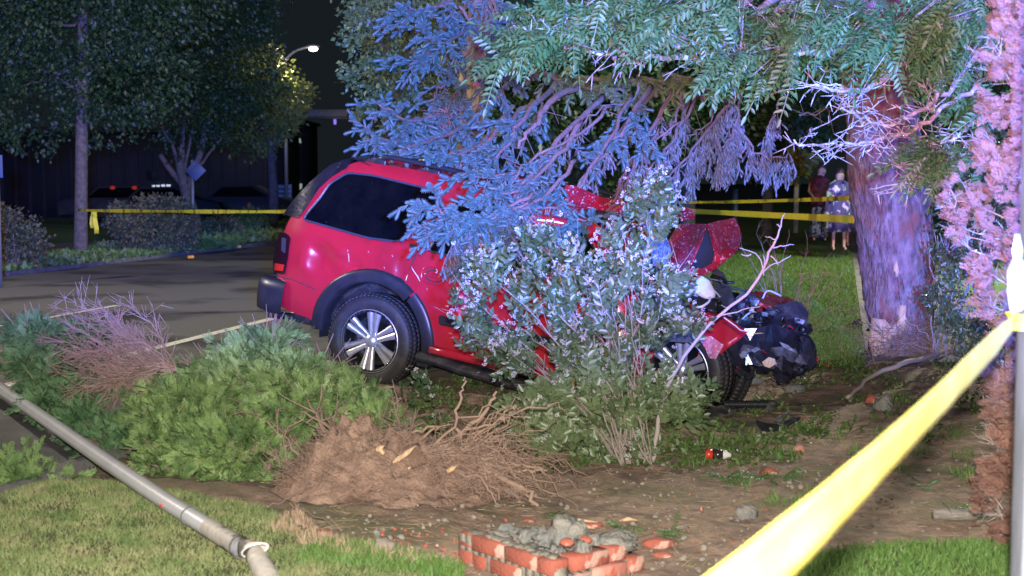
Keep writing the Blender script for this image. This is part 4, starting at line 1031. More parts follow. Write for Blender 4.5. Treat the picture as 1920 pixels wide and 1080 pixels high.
b = G(655, 470); broad_tree('bushy maple between the dark sky and the spruce, lit green along its left edge', (P(760, 560, 20.5).x, 20.5, 0), [(P(760,560,20.5).x, 20.5, 0), P(765, 300, 20.5), P(775, 50, 20.5)], [.16, .12, .08],
  [B_(760,-30,20.5,.85,.9,.8), B_(720,60,20.5,.55,.7,.5), B_(710,150,20.3,.50,.6,.4), B_(710,225,20.2,.40,.5,.30), B_(780,120,20.6,.7,.7,.8), B_(820,220,20.6,.7,.7,.7), B_(690,20,20.4,.28,.4,.35), B_(740,270,20.3,.35,.4,.2)], 15000, .075, 'maple_leaf')
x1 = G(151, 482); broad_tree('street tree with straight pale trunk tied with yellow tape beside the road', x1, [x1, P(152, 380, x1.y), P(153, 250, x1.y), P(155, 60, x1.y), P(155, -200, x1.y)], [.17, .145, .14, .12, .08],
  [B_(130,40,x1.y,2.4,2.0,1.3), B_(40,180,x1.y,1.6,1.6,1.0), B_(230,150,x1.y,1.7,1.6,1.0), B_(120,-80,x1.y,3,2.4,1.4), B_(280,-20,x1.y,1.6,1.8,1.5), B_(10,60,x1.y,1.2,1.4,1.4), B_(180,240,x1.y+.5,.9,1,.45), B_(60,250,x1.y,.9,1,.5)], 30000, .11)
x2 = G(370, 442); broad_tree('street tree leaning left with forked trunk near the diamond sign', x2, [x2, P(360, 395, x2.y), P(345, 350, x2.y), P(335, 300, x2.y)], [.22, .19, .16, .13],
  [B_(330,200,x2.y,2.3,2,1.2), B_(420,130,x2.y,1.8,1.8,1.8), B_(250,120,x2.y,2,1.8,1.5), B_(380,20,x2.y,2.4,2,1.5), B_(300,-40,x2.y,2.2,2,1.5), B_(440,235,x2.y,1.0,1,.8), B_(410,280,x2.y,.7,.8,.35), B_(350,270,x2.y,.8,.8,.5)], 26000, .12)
t2 = bpy.data.objects['street_tree.002']; bb = np.array(x2)
for q in ([(348,352),(320,320),(300,290)], [(352,360),(362,320),(378,280),(384,230)]):
    mb = MB(); tube(mb, smooth_line([P(a, c, x2.y) for a, c in q], 8)-bb, [.12, .08], 8); mb.obj('fork', 'street_bark', t2, smooth=True)
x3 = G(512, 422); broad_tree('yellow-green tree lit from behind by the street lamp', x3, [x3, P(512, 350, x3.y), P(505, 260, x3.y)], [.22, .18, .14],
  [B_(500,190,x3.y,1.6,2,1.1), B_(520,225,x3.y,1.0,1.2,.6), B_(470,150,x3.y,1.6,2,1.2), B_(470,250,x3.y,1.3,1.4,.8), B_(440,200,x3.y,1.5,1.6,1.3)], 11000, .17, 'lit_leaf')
# dark trees behind the wreck
k = 0
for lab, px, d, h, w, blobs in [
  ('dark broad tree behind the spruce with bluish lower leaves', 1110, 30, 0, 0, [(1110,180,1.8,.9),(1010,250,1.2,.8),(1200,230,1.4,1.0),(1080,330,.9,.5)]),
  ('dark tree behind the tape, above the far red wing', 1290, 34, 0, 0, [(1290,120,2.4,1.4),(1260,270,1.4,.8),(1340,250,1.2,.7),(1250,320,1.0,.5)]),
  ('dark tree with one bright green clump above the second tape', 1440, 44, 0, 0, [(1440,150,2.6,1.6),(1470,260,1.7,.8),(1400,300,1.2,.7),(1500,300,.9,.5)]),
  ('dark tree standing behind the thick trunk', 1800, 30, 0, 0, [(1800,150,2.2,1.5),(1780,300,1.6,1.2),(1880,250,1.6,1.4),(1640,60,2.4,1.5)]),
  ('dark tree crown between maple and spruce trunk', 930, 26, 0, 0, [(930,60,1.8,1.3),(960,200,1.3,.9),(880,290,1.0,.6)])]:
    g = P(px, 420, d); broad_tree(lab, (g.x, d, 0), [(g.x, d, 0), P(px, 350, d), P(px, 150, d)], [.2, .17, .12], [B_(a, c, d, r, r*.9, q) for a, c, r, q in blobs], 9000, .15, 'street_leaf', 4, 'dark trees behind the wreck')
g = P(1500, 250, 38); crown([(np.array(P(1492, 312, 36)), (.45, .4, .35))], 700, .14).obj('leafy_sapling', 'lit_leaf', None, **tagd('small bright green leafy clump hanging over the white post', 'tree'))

# ================================================================== UPROOTED CEDAR
ced = empty('uprooted_cedar', 'uprooted green cedar lying on its side by the rear wheel, brown roots exposed', 'fallen tree', G(640, 940)); CL = np.array(ced.location)
def ellips(px, py, d, rx, ry, rz): return (np.array(P(px, py, d)), np.array((rx, ry, rz)))
def tufts(blobs, ntuft, per, L, tip, mat, name, parent, off, prune=None, spread=.55, up=.2, front=True, tiplen=(.06, .16)):
    """feathery conifer foliage: plume-like tufts over the outside of blobs, pointing outwards and towards tip"""
    vol = sum(r[0]*r[1]*r[2] for c, r in blobs); SP = []; SD = []; SN = []; SA = []; SB = []
    tipv = np.array(tip)
    for c, r in blobs:
        m = int(ntuft*(r[0]*r[1]*r[2])/vol)
        u = nrm(rng.normal(size=(m, 3)))
        if front: u[:, 1] = np.where(u[:, 1] > .35, -u[:, 1], u[:, 1]); u = nrm(u)
        for q in u:
            base = c+q*r*rng.uniform(.5, .98)+rng.normal(0, .02, 3)
            if noise.noise(Vector(base)*4.5) < -.30: continue
            if prune and prune(base): continue
            ax = nrm((q*.9+tipv*.4+np.array([0, 0, up])+rng.normal(0, .42, 3))[None])[0]; tl = rng.uniform(*tiplen)
            SA.append(base-ax*.12); SB.append(base+ax*tl*.8)
            for j in range(per):
                t = j/per; p = base+ax*tl*t+rng.normal(0, .012, 3)
                sd = nrm(np.cross(ax, rng.normal(size=3))[None])[0]
                SP.append(p); SD.append(ax*(.55+.5*t)+sd*spread*(1.15-t)*1.7+rng.normal(0, .15, 3)); SN.append(q+rng.normal(0, .6, 3)); 
    SP = np.array(SP); SD = np.array(SD); SN = np.array(SN); S = L*rng.uniform(.7, 1.25, len(SP)); mb = MB(); fr = frames(SD, SN, S, S*.78)
    for q in range(4):
        s_ = np.arange(len(SP)) % 4 == q; scat(mb, SPR[q][0], SPR[q][1], fr[s_], SP[s_]-off)
    o = mb.obj(name, mat, parent, kind='stuff')
    return o, np.array(SA), np.array(SB)
CB = [ellips(75,640,10.5,.15,.25,.07), ellips(60,680,10.4,.08,.2,.12), ellips(110,740,10.2,.12,.25,.12), ellips(165,790,9.9,.12,.2,.12), ellips(215,840,9.5,.10,.2,.10), ellips(150,650,10.9,.20,.25,.08)]
CG = [ellips(310,755,9.5,.13,.3,.13), ellips(365,800,9.1,.24,.35,.22), ellips(485,705,9.4,.27,.4,.17), ellips(505,645,9.7,.10,.3,.07), ellips(410,715,9.6,.18,.35,.10), ellips(560,750,9.0,.25,.4,.20), ellips(440,840,8.7,.30,.3,.14), ellips(640,755,9.1,.18,.35,.10), ellips(705,795,8.9,.14,.3,.09), ellips(320,845,8.8,.14,.25,.12), ellips(530,870,8.6,.12,.2,.08), ellips(600,705,9.4,.10,.25,.07)]
tufts(CB, 520, 12, .095, (-.7, .3, .3), 'cedar_blue', 'foliage', ced, CL)
fo, SA, SB = tufts(CG, 1250, 13, .095, (-.6, .25, .35), 'cedar_green', 'foliage', ced, CL, prune=lambda p: (CAM.x, 0)[0] or (lambda q: 520 < q[0] < 660 and 790 < q[1] < 870 and random.random() < .8)((960+FPX*p[0]/p[1], 330+FPX*(H-p[2])/p[1])))
mb = MB(); sticks(mb, SA-CL, SB-CL, .006, 3); mb.obj('twigs', 'twig_brown', ced, kind='stuff')
# inner core of dead twigs keeps gaps brown instead of empty
mb = MB(); A = []; B = []
for c, r in CG+CB:
    for j in range(120):
        p = c+nrm(rng.normal(size=(1, 3)))[0]*r*rng.uniform(.1, .9); A.append(p); B.append(p+nrm((rng.normal(size=(1, 3))*.7+np.array([-.5, .1, .2])))[0]*rng.uniform(.1, .3))
sticks(mb, np.array(A)-CL, np.array(B)-CL, .005, 3); mb.obj('inner_twigs', 'twig_brown', ced, kind='stuff')
# the bare purple-grey side of the fallen crown
mb = MB(); A = []; B = []
def twigs(mb_, start, ends, r0, parent_off, n=10, side=10, sl=.22, jg=.012, down=0):
    for e in ends:
        mid = (np.array(start)+np.array(e))/2+rng.normal(0, .04, 3)
        L = jig(smooth_line([start, mid, e], n), jg)-parent_off; tube(mb_, L, np.linspace(r0, r0*.25, n), 5)
        a_ = []; b_ = []
        d0 = nrm((L[-1]-L[0])[None])[0]
        for j in range(side):
            i = rng.integers(2, n); a = L[i]; dd = nrm((d0+rng.normal(0, .55, 3)+np.array([0, 0, -down]))[None])[0]; b = a+dd*rng.uniform(.4, 1.1)*sl
            a_.append(a); b_.append(b)
            for _ in range(2):
                m = a+(b-a)*rng.uniform(.3, .9); a_.append(m); b_.append(m+nrm((dd+rng.normal(0, .6, 3))[None])[0]*sl*.45)
        sticks(mb_, a_, b_, r0*.35, 3)
st = np.array(P(322, 690, 9.3))
tq = P
def P_near(x, y, d): return tq(x, y, d-.55)
for k, ends in enumerate([[P_near(140,570,10.3), P_near(165,590,10.3), P_near(200,585,10.2), P_near(235,578,10.2)], [P_near(115,630,10.2), P_near(130,660,10.1), P_near(150,610,10.1), P_near(120,600,10.4), P_near(180,600,9.9)], [P_near(150,700,9.9), P_near(170,730,9.8), P_near(200,745,9.7), P_near(130,680,10.0)], [P_near(215,600,9.9), P_near(250,620,9.8), P_near(190,640,9.8), P_near(230,650,9.7)], [P_near(240,720,9.6), P_near(220,690,9.6), P_near(160,650,9.8), P_near(180,690,9.7), P_near(205,715,9.6)]]):
    mb = MB(); twigs(mb, st+rng.normal(0, .02, 3), [np.array(e)+rng.normal(0, .03, 3) for e in ends], .0065, CL, side=26, sl=.20); mb.obj('bare_branch', 'twig_brown', ced)
for k, (a, b, c) in enumerate([((840,860,8.1),(700,800,8.6),(560,770,8.8)), ((650,905,8.2),(610,830,8.4),(575,745,8.6)), ((700,870,8.2),(640,800,8.5),(600,760,8.7)), ((660,880,8.2),(560,850,8.4),(500,780,8.6)), ((800,850,8.1),(690,815,8.3),(620,815,8.45)), ((690,880,8.2),(600,880,8.3),(510,850,8.5)), ((640,900,8.2),(570,900,8.3),(480,870,8.5)), ((780,860,8.1),(760,800,8.4),(740,740,8.7)), ((560,870,8.4),(520,840,8.5),(480,845,8.5))]):
    mb = MB(); twigs(mb, P(*a), [np.array(P(*c)), (np.array(P(*b))+rng.normal(0, .03, 3))], .016, CL, side=9, sl=.20); mb.obj('bare_branch', 'twig_brown', ced)
# soil plate and roots
def moundz(x, y): return 0
mb = MB(); mc = np.array(P(700, 930, 7.95)); NR, NA = 46, 96; V = []
for i in range(NR):
    for j in range(NA):
        a = 2*pi*j/NA; r = i/(NR-1); rx = .62 if cos(a) < 0 else .70; x = cos(a)*r*rx; y = sin(a)*r*.60
        h = .36*math.exp(-(abs(x+.04)/.40)**2.6-(abs(y)/.42)**2.2)+.15*math.exp(-((x-.42)/.24)**2-(y/.3)**2)
        q = Vector((x*4, y*4, 1)); nz = noise.fractal(q, 1, 2, 4)
        z = h*(1+.42*nz)+.035*noise.fractal(q*4, 1, 2, 3)-.05*r**4
        V.append((mc[0]+x-CL[0], mc[1]+y-CL[1]+.10*z, gz(mc[0]+x, mc[1]+y)+z-CL[2]))
mb.add(V, [(i*NA+j, i*NA+(j+1) % NA, (i+1)*NA+(j+1) % NA, (i+1)*NA+j) for i in range(NR-1) for j in range(NA)])
sp = mb.obj('soil_clump', 'mound_dirt', ced, smooth=True)
bpy_dg = None
# fine root hairs bristling out of the soil
A = []; B = []
for k in range(3400):
    i = int(NR*math.sqrt(random.random())*.86); j = random.randrange(NA); p = np.array(V[i*NA+j]); x = p[0]+CL[0]-mc[0]; 
    d = nrm(np.array([[x*2+rng.normal(0, .8), -.5+rng.normal(0, .7), .4+rng.normal(0, .6)]]))[0]
    A.append(p-d*.02); B.append(p+d*rng.uniform(.02, .09))
mb = MB(); sticks(mb, A, B, .0022, 3); mb.obj('root_hairs', 'root', ced, kind='stuff')
for k in range(46):
    px = random.uniform(590, 860); py = random.uniform(850, 985); mb = MB()
    p = np.array(P(px, py, 7.85)); d = rng.normal(0, 1, 3)*np.array([.9, .15, .45]); q = nrm(d[None])[0]*rng.uniform(.06, .2)
    tube(mb, jig(smooth_line([p-q, p+np.array([0, -.03, .02]), p+q], 7), .01)-CL, .0045, 5); mb.obj('root', 'root', ced, smooth=True)
ROOTS = [([(760,880,8.0),(840,850,7.9),(930,890,7.8),(985,920,7.75),(1000,935,7.7),(1012,960,7.7),(1018,948,7.7)], .022),
 ([(800,890,7.9),(900,870,7.8),(960,885,7.8),(1000,880,7.8),(1022,895,7.8)], .014),
 ([(780,880,8.0),(840,830,8.0),(890,790,8.0),(920,755,8.0),(932,738,8.0)], .018),
 ([(860,815,8.0),(858,770,8.0),(868,730,8.0),(873,706,8.0)], .011),
 ([(800,860,8.0),(870,810,7.9),(930,795,7.9),(950,770,7.9),(965,762,7.9)], .010),
 ([(940,790,7.9),(955,780,7.9),(985,780,7.9)], .006),
 ([(760,870,8.0),(700,850,8.1),(640,815,8.2),(560,770,8.4)], .014),
 ([(700,880,8.0),(745,830,8.0),(800,800,8.1),(840,800,8.1)], .014),
 ([(880,860,7.85),(930,860,7.8),(980,870,7.8),(1030,885,7.8)], .012),
 ([(900,880,7.8),(950,900,7.8),(990,930,7.75),(1003,955,7.7)], .012),
 ([(840,880,7.8),(900,900,7.7),(925,930,7.65),(935,950,7.6)], .009),
 ([(600,910,8.1),(570,940,8.0),(545,945,7.9),(505,952,7.9)], .006),
 ([(560,955,7.9),(545,975,7.8),(555,1010,7.6)], .005),
 ([(590,920,7.9),(640,885,7.8),(690,880,7.75)], .008)]
for pts, r in ROOTS:
    mb = MB(); L = jig(smooth_line([P(*q) for q in pts], 16), .008)-CL; tube(mb, L, np.linspace(r, r*.35, 16), 7)
    mb.obj('root', 'root', ced, smooth=True)
for k in range(95):
    # thin roots fanning to the right of the soil
    a = P(random.uniform(740, 900), random.uniform(835, 920), random.uniform(7.8, 8.1)); ang = random.uniform(-50, 48); L_ = random.uniform(.18, .62)
    if ang > 15: L_ *= .8
    dv = np.array([cos(R_(ang)), random.uniform(-.5, .3), -sin(R_(ang))]); e = np.array(a)+dv*L_; m = np.array(a)+dv*L_*.5+np.array([0, 0, .05])
    mb = MB(); L = jig(smooth_line([a, m, e, e+dv*.05+np.array([0, 0, -.08])], 12), .017)-CL; tube(mb, L, [random.choice([.003, .004, .005, .009]), .0012], 5)
    mb.obj('root', 'root', ced, smooth=True)
mb = MB(); A = []; B = []
for k in range(1500):
    p = np.array(P(random.gauss(900, 60), random.gauss(880, 36), random.uniform(7.7, 8.0))); d = np.array([rng.normal(.5, .6), rng.normal(0, .4), rng.normal(-.3, .6)])
    A.append(p); B.append(p+nrm(d[None])[0]*rng.uniform(.03, .13))
sticks(mb, np.array(A)-CL, np.array(B)-CL, .0022, 3); mb.obj('fine_roots', 'root', ced, kind='stuff')
# snapped stem in the middle of the root plate
mb = MB(); L = [np.array(P(716, 852, 7.9))-CL, np.array(P(738, 872, 7.75))-CL, np.array(P(760, 892, 7.68))-CL]; tube(mb, L, [.05, .055, .05], 9); st_ = mb.obj('snapped_stem', 'pale_wood', ced)
for k, (a, b) in enumerate([((705,845),(722,835)), ((748,862),(780,836)), ((735,868),(765,850)), ((720,852),(706,836)), ((838,885),(858,873)), ((764,885),(772,874))]):
    mb = MB(); p = np.array(P(*a, 7.66))-CL; q = np.array(P(*b, 7.68))-CL; tube(mb, [p, (p+q)/2, q], [.012, .018, .002], 5); mb.obj('splinter', 'pale_wood', ced)
# severed cedar sprays lying low at the road edge
lo, a_, b_ = tufts([ellips(20,892,8.5,.22,.2,.04), ellips(110,895,8.5,.22,.2,.03), ellips(30,880,8.7,.14,.15,.04)], 90, 9, .085, (-.3, 0, .5), 'cedar_green', 'cedar_sprays', None, np.zeros(3))
lo['label'] = 'low torn cedar sprays lying at the road edge beside the pole'; lo['category'] = 'foliage'

# ================================================================== WHITE FLOWERING SHRUB
shr = empty('flowering_shrub', 'leafy shrub covered in small white flowers, in front of the car doors', 'shrub', G(1195, 872)); SH = np.array(shr.location)
def sprig_t(seed, n=8):
    r = random.Random(seed); lt, lf = leaf_t(1, .52); V = [(-.008,0,0),(.008,0,0),(.004,1,0),(-.004,1,0)]; F = [(0,1,2),(0,2,3)]
    for i in range(n):
        y = .12+.88*i/n; a = (1 if i % 2 else -1)*r.uniform(.6, 1.15) if i < n-1 else 0; L = r.uniform(.28, .46); tw = r.uniform(-.8, .8); k = len(V); c, s = cos(a), sin(a); el = r.uniform(-.3, .5)
        for v in lt:
            x, yy, z = v*L; x, z = x*cos(tw)-z*sin(tw), x*sin(tw)+z*cos(tw); z += yy*el
            V.append((x*c-yy*s, y+x*s+yy*c, z))
        F += [tuple(int(q)+k for q in f) for f in lf]
    return np.array(V), np.array(F)
SGR = [sprig_t(i) for i in range(4)]
def flower_t(seed, n=13):
    r = random.Random(seed); V = []; F = []
    for i in range(n):
        a = r.uniform(0, 6.28); q = math.sqrt(r.random()); c = (q*cos(a), r.uniform(.1, .4), q*sin(a)); s = r.uniform(.16, .28)
        for k_ in range(4):
            b = k_*pi/2+r.random(); k = len(V)
            V += [c, (c[0]+s*cos(b-.5), c[1]+.1, c[2]+s*sin(b-.5)), (c[0]+s*1.3*cos(b), c[1]+.06, c[2]+s*1.3*sin(b)), (c[0]+s*cos(b+.5), c[1]+.1, c[2]+s*sin(b+.5))]; F += [(k, k+1, k+2), (k, k+2, k+3)]
    return np.array(V), np.array(F)
FLO = [flower_t(i) for i in range(3)]
SM = [([(825,590),(850,560),(900,500),(960,470),(1000,425),(1060,450),(1120,470),(1180,480),(1215,520),(1220,600),(1215,680),(1160,700),(1100,690),(1020,700),(960,690),(880,650),(830,620)], 460, 9.1, 10.2, 'shrub_leaf', (-.25, -.3, .8)),
 ([(1175,400),(1215,355),(1250,345),(1256,380),(1245,440),(1205,470),(1160,500),(1140,450)], 66, 9.3, 10.0, 'shrub_leaf', (.1, -.2, .9)),
 ([(930,790),(1000,740),(1010,690),(1100,690),(1200,690),(1220,760),(1235,860),(1150,872),(1040,868),(960,850)], 470, 9.0, 9.8, 'shrub_leaf_light', (-.3, -.4, .6)),
 ([(1230,560),(1265,490),(1280,560),(1320,600),(1305,650),(1240,660)], 52, 9.3, 9.6, 'shrub_leaf', (.1, -.3, .8)),
 ([(1225,700),(1300,690),(1328,745),(1290,790),(1230,780)], 70, 9.2, 9.6, 'shrub_leaf_light', (.2, -.3, .6)),
 ([(880,640),(1000,690),(960,690),(900,660)], 8, 9.2, 9.7, 'shrub_leaf', (-.4, -.3, -.1)),
 ([(760,720),(800,700),(860,720),(850,780),(790,790)], 9, 9.9, 10.4, 'shrub_leaf', (0, -.2, .5))]
rt = SH+np.array([0, 0, .02]); fl = []
for poly, n, d0, d1, mat, up in SM:
    Pp = []; Dd = []
    # sprigs gathered in bunches, so gaps and dense spots alternate
    cen = polypts(poly, max(5, n//5))
    for i in range(n):
        c = cen[i % len(cen)]; x = c[0]+random.gauss(0, 11); y = c[1]+random.gauss(0, 11); dd = random.uniform(d0, d1); Pp.append(np.array(P(x, y, dd))); v = Pp[-1]-rt; Dd.append(np.array(up)*.6+nrm(v[None])[0]*.5+rng.normal(0, .40, 3))
    Pp = np.array(Pp); Dd = np.array(Dd); S = rng.uniform(.11, .19, len(Pp)); mb = MB()
    Nn = rng.normal(0, .5, (len(Pp), 3))+np.array([0, -.8, .6]); fr = frames(Dd, Nn, S)
    for q in range(4):
        s_ = np.arange(len(Pp)) % 4 == q; scat(mb, SGR[q][0], SGR[q][1], fr[s_], Pp[s_]-SH-Dd[s_]*.06)
    mb.obj('foliage', mat, shr, kind='stuff')
    for i in range(len(Pp)):
        if random.random() < (.80 if mat == 'shrub_leaf' else .25): fl.append(Pp[i]+nrm(Dd[i][None])[0]*S[i]*.5+np.array([0, -.03, .02]))
fl = np.array(fl); print('flowers', len(fl))
fme = []
for q in range(3):
    mb = MB(); mb.add(*FLO[q]); fme.append(mb.mesh('flower_cluster', 'flower_white'))
fr = frames(rng.normal(0, .5, (len(fl), 3))+np.array([0, -.6, .7]), None, rng.uniform(.011, .021, len(fl)))
od = np.argsort(fl[:, 1])
for i in od[:280]:
    link_mesh('flower_cluster', fme[i % 3], shr, mw=Matrix([[*fr[i][r], (fl[i]-SH)[r]] for r in range(3)]+[[0, 0, 0, 1]]))
mb = MB()
rest = od[280:]; scat(mb, *FLO[0], fr[rest], fl[rest]-SH)
e1 = np.repeat(fl, 2, 0)+rng.normal(0, .05, (len(fl)*2, 3)); scat(mb, *FLO[1], frames(rng.normal(0, .5, (len(e1), 3))+np.array([0, -.6, .7]), None, rng.uniform(.010, .022, len(e1))), e1-SH)
mb.obj('small_flowers', 'flower_white', shr, kind='stuff')
for k in range(34):
    e = random.choice([(1240,350),(1225,420),(1180,400),(1150,480),(1100,470),(1050,450),(1000,430),(950,480),(900,520),(860,560),(840,590),(880,640),(920,640),(1000,600),(1060,580),(1120,560),(1180,560),(1210,600),(1260,500),(1000,740),(960,790),(1040,700),(1100,650),(1160,640)])
    d = random.uniform(9.2, 9.9); b0 = rt+np.array([random.uniform(-.14, .10), random.uniform(-.1, .15), 0]); e_ = np.array(P(e[0]+random.uniform(-25, 25), e[1]+random.uniform(-25, 25), d)); m = b0*.55+e_*.45+np.array([0, 0, .12])
    mb = MB(); L = jig(smooth_line([b0, m, e_], 16), .012)-SH; tube(mb, L, [random.uniform(.004, .009), .0015], 5)
    A = []; B = []
    for j in range(10):
        i = rng.integers(4, 15); a = L[i]; A.append(a); B.append(a+nrm((L[-1]-L[0]+rng.normal(0, .5, 3))[None])[0]*rng.uniform(.06, .22))
    sticks(mb, A, B, .0028, 3); mb.obj('stem', 'shrub_stem', shr, smooth=True)
# long bare sapling bent over the crushed front
sap = empty('bare_sapling', 'long bare thin sapling bent up across the crushed front of the car', 'sapling', G(1225, 868)); SO = np.array(sap.location)
mb = MB(); L = jig(smooth_line([P(1222,868,9.25), P(1240,770,9.3), P(1275,680,9.35), P(1340,600,9.4), P(1410,540,9.45), P(1440,480,9.45), P(1458,440,9.45), P(1471,398,9.45)], 34), .004)-SO; tube(mb, L, [.018, .014, .011, .010, .008, .003], 7); mb.obj('stem', 'twig_grey', sap, smooth=True)
for pts in [[(1432,516),(1428,490),(1414,474),(1388,465)], [(1430,510),(1450,495),(1470,488),(1484,478)], [(1450,465),(1468,461),(1488,458)], [(1456,450),(1446,446),(1436,443)], [(1434,500),(1434,485),(1430,478)], [(1445,480),(1456,490),(1460,498)], [(1350,592),(1392,582),(1430,573)], [(1357,595),(1385,616),(1410,625),(1432,625)], [(1462,425),(1457,420)], [(1408,476),(1400,480),(1390,476)]]:
    mb = MB(); L = jig(smooth_line([P(*q, 9.44) for q in pts], 9), .003)-SO; tube(mb, L, [.006, .002], 5); mb.obj('twig', 'twig_grey', sap, smooth=True)
# second leafless clump of stems behind the crushed wing
for nm, lab, base, d, ends in [('leafless_bush', 'small leafless bush on the lawn behind the far red wing', (1470, 600), 15.5, [(1390,470),(1420,440),(1450,450),(1480,430),(1510,470),(1540,500),(1570,540),(1410,510),(1500,520),(1440,500),(1590,500),(1560,470),(1530,540),(1590,560)]),]:
    g = np.array(P(*base, d)); g[2] = 0; o = empty(nm, lab, 'bush', tuple(g))
    for e in ends:
        mb = MB(); twigs(mb, g, [np.array(P(*e, d+random.uniform(-.4, .4)))], .006, g, side=6, sl=.24); mb.obj('stem', 'twig_brown', o)
    ev = MB(); scat(ev, *LQ, frames(rng.normal(0, 1, (60, 3)), None, rng.uniform(.02, .04, 60)), np.array([np.array(P(random.gauss(1480, 45), random.gauss(530, 30), d))-g for _ in range(60)])); ev.obj('withered_leaves', 'bg_shrub', o, kind='stuff')

# ================================================================== DEAD CYPRESS AT THE RIGHT, IVY, POST
hb = G(1905, 1042); cyp = empty('dead_cypress', 'tall pinkish brown dying cypress hedge plant along the right edge', 'shrub', (hb.x+.1, hb.y, 0)); HL = np.array(cyp.location)
ys = [-20,100,200,300,360,420,480,560,610,640,700,800,860,930,1000,1035]; xl = [1880,1862,1850,1840,1768,1780,1812,1845,1872,1868,1850,1866,1850,1838,1858,1890]
Pp = []; Dd = []
for k in range(3600):
    y = random.uniform(-30, 1035); a = np.interp(y, ys, xl); x = a+(1935-a)*random.random()**.9+random.gauss(0, 7)
    if noise.noise(Vector((x*.022, y*.022, 0))) < -.12 and x < 1905: continue
    if 345 < y < 400 and x < 1800 and random.random() < .3: continue
    d = hb.y+random.uniform(-.25, .45); p = np.array(P(x, y, d)); Pp.append(p)
    Dd.append(np.array([-.75, -.25, .15 if y > 500 else .35])+rng.normal(0, .42, 3))
Pp = np.array(Pp); Dd = np.array(Dd); SO_ = rng.uniform(.04, .085, len(Pp)); fr = frames(Dd, rng.normal(0, .6, (len(Pp), 3))+np.array([0, -1, .2]), SO_); mb = MB()
for q in range(4):
    s_ = np.arange(len(Pp)) % 4 == q; scat(mb, SPR[q][0], SPR[q][1], fr[s_], Pp[s_]-HL)
mb.obj('dead_foliage', 'cedar_dead', cyp, kind='stuff')
for k in range(26):
    y = random.uniform(0, 1000); a = np.interp(y, ys, xl); s = np.array(P(1935, y+random.uniform(20, 90), hb.y+.15)); e = np.array(P(a+random.uniform(5, 20), y, hb.y+random.uniform(-.1, .2)))
    mb = MB(); twigs(mb, s, [e], .006, HL, side=10, sl=.12); mb.obj('branch', 'twig_grey', cyp)
for x in (1925, 1945):
    mb = MB(); L = jig(smooth_line([P(x, 1050, hb.y+.15), P(x-6, 500, hb.y+.15), P(x, -60, hb.y+.15)], 12), .01)-HL; tube(mb, L, [.03, .02], 8); mb.obj('stem', 'spruce_bark', cyp, smooth=True)
# evergreen thicket between the trunk and the cypress
thk = empty('evergreen_thicket', 'dark glossy evergreen shrub between the thick trunk and the dying cypress', 'shrub', (G(1790, 660).x, 14.2, 0)); TL = np.array(thk.location)
bl = [B_(1790,480,13.6,.22,.3,.35), B_(1770,560,13.6,.20,.3,.30), B_(1820,580,13.8,.35,.3,.4), B_(1850,420,13.9,.35,.3,.6), B_(1800,400,13.9,.2,.3,.25), B_(1850,660,13.8,.35,.3,.3), B_(1880,300,14,.4,.3,.5)]
crown([(c-TL, r) for c, r in bl], 5200, .05, tpl=LEAF, shell_=.3).obj('foliage', 'shrub_leaf', thk, kind='stuff')
for k in range(26):
    x = random.uniform(1740, 1880); mb = MB(); tube(mb, jig(smooth_line([P(x, 668, 14.0), P(x+random.uniform(-20, 20), 560, 13.9), P(x+random.uniform(-30, 30), 440, 13.9)], 8), .02)-TL, [.012, .004], 5); mb.obj('stem', 'shrub_stem', thk)
# white-painted post with the tape knotted round it
px0 = P(1908, 540, 4.0); post = empty('white_post', 'pale square metal post at the right edge with yellow tape knotted round it', 'post', (px0.x+.085, 4.05, 0))
mb = MB(); boxm(mb, (0, 0, 1.6), (.10, .10, 3.3), bev=.008); mb.obj('post_shaft', 'post_paint', post)
mb = MB(); boxm(mb, (0, 0, .03), (.18, .18, .06), bev=.01); mb.obj('base_plate', 'galvanised', post)

# ================================================================== BARRIER TAPES
def ribbon(name, c0, wvec, mat, label=None, group=None, parent=None, folds=0, cat='barrier tape', th=.0006, **kw):
    """ribbon from centre line points and half-width vectors"""
    mb = MB(); V = []; n = len(c0); m = 6
    for i in range(n):
        c = np.array(c0[i]); w = np.array(wvec[i]); nv = nrm(np.cross(w, np.array(c0[min(i+1, n-1)])-np.array(c0[max(i-1, 0)]))[None])[0]; cr = .12*noise.noise(Vector((i*.45, 0, n)))
        for j in range(m+1):
            u = j/m*2-1; V.append(c+w*u+nv*folds*(sin(u*2.2+i*.15)+cr*4)*np.linalg.norm(w))
    mb.add(V, [(i*(m+1)+j, i*(m+1)+j+1, (i+1)*(m+1)+j+1, (i+1)*(m+1)+j) for i in range(n-1) for j in range(m)])
    if label: kw.update(tagd(label, cat, group))
    o = mb.obj(name, mat, parent, smooth=True, **kw); md = o.modifiers.new('t', 'SOLIDIFY'); md.thickness = th; return o
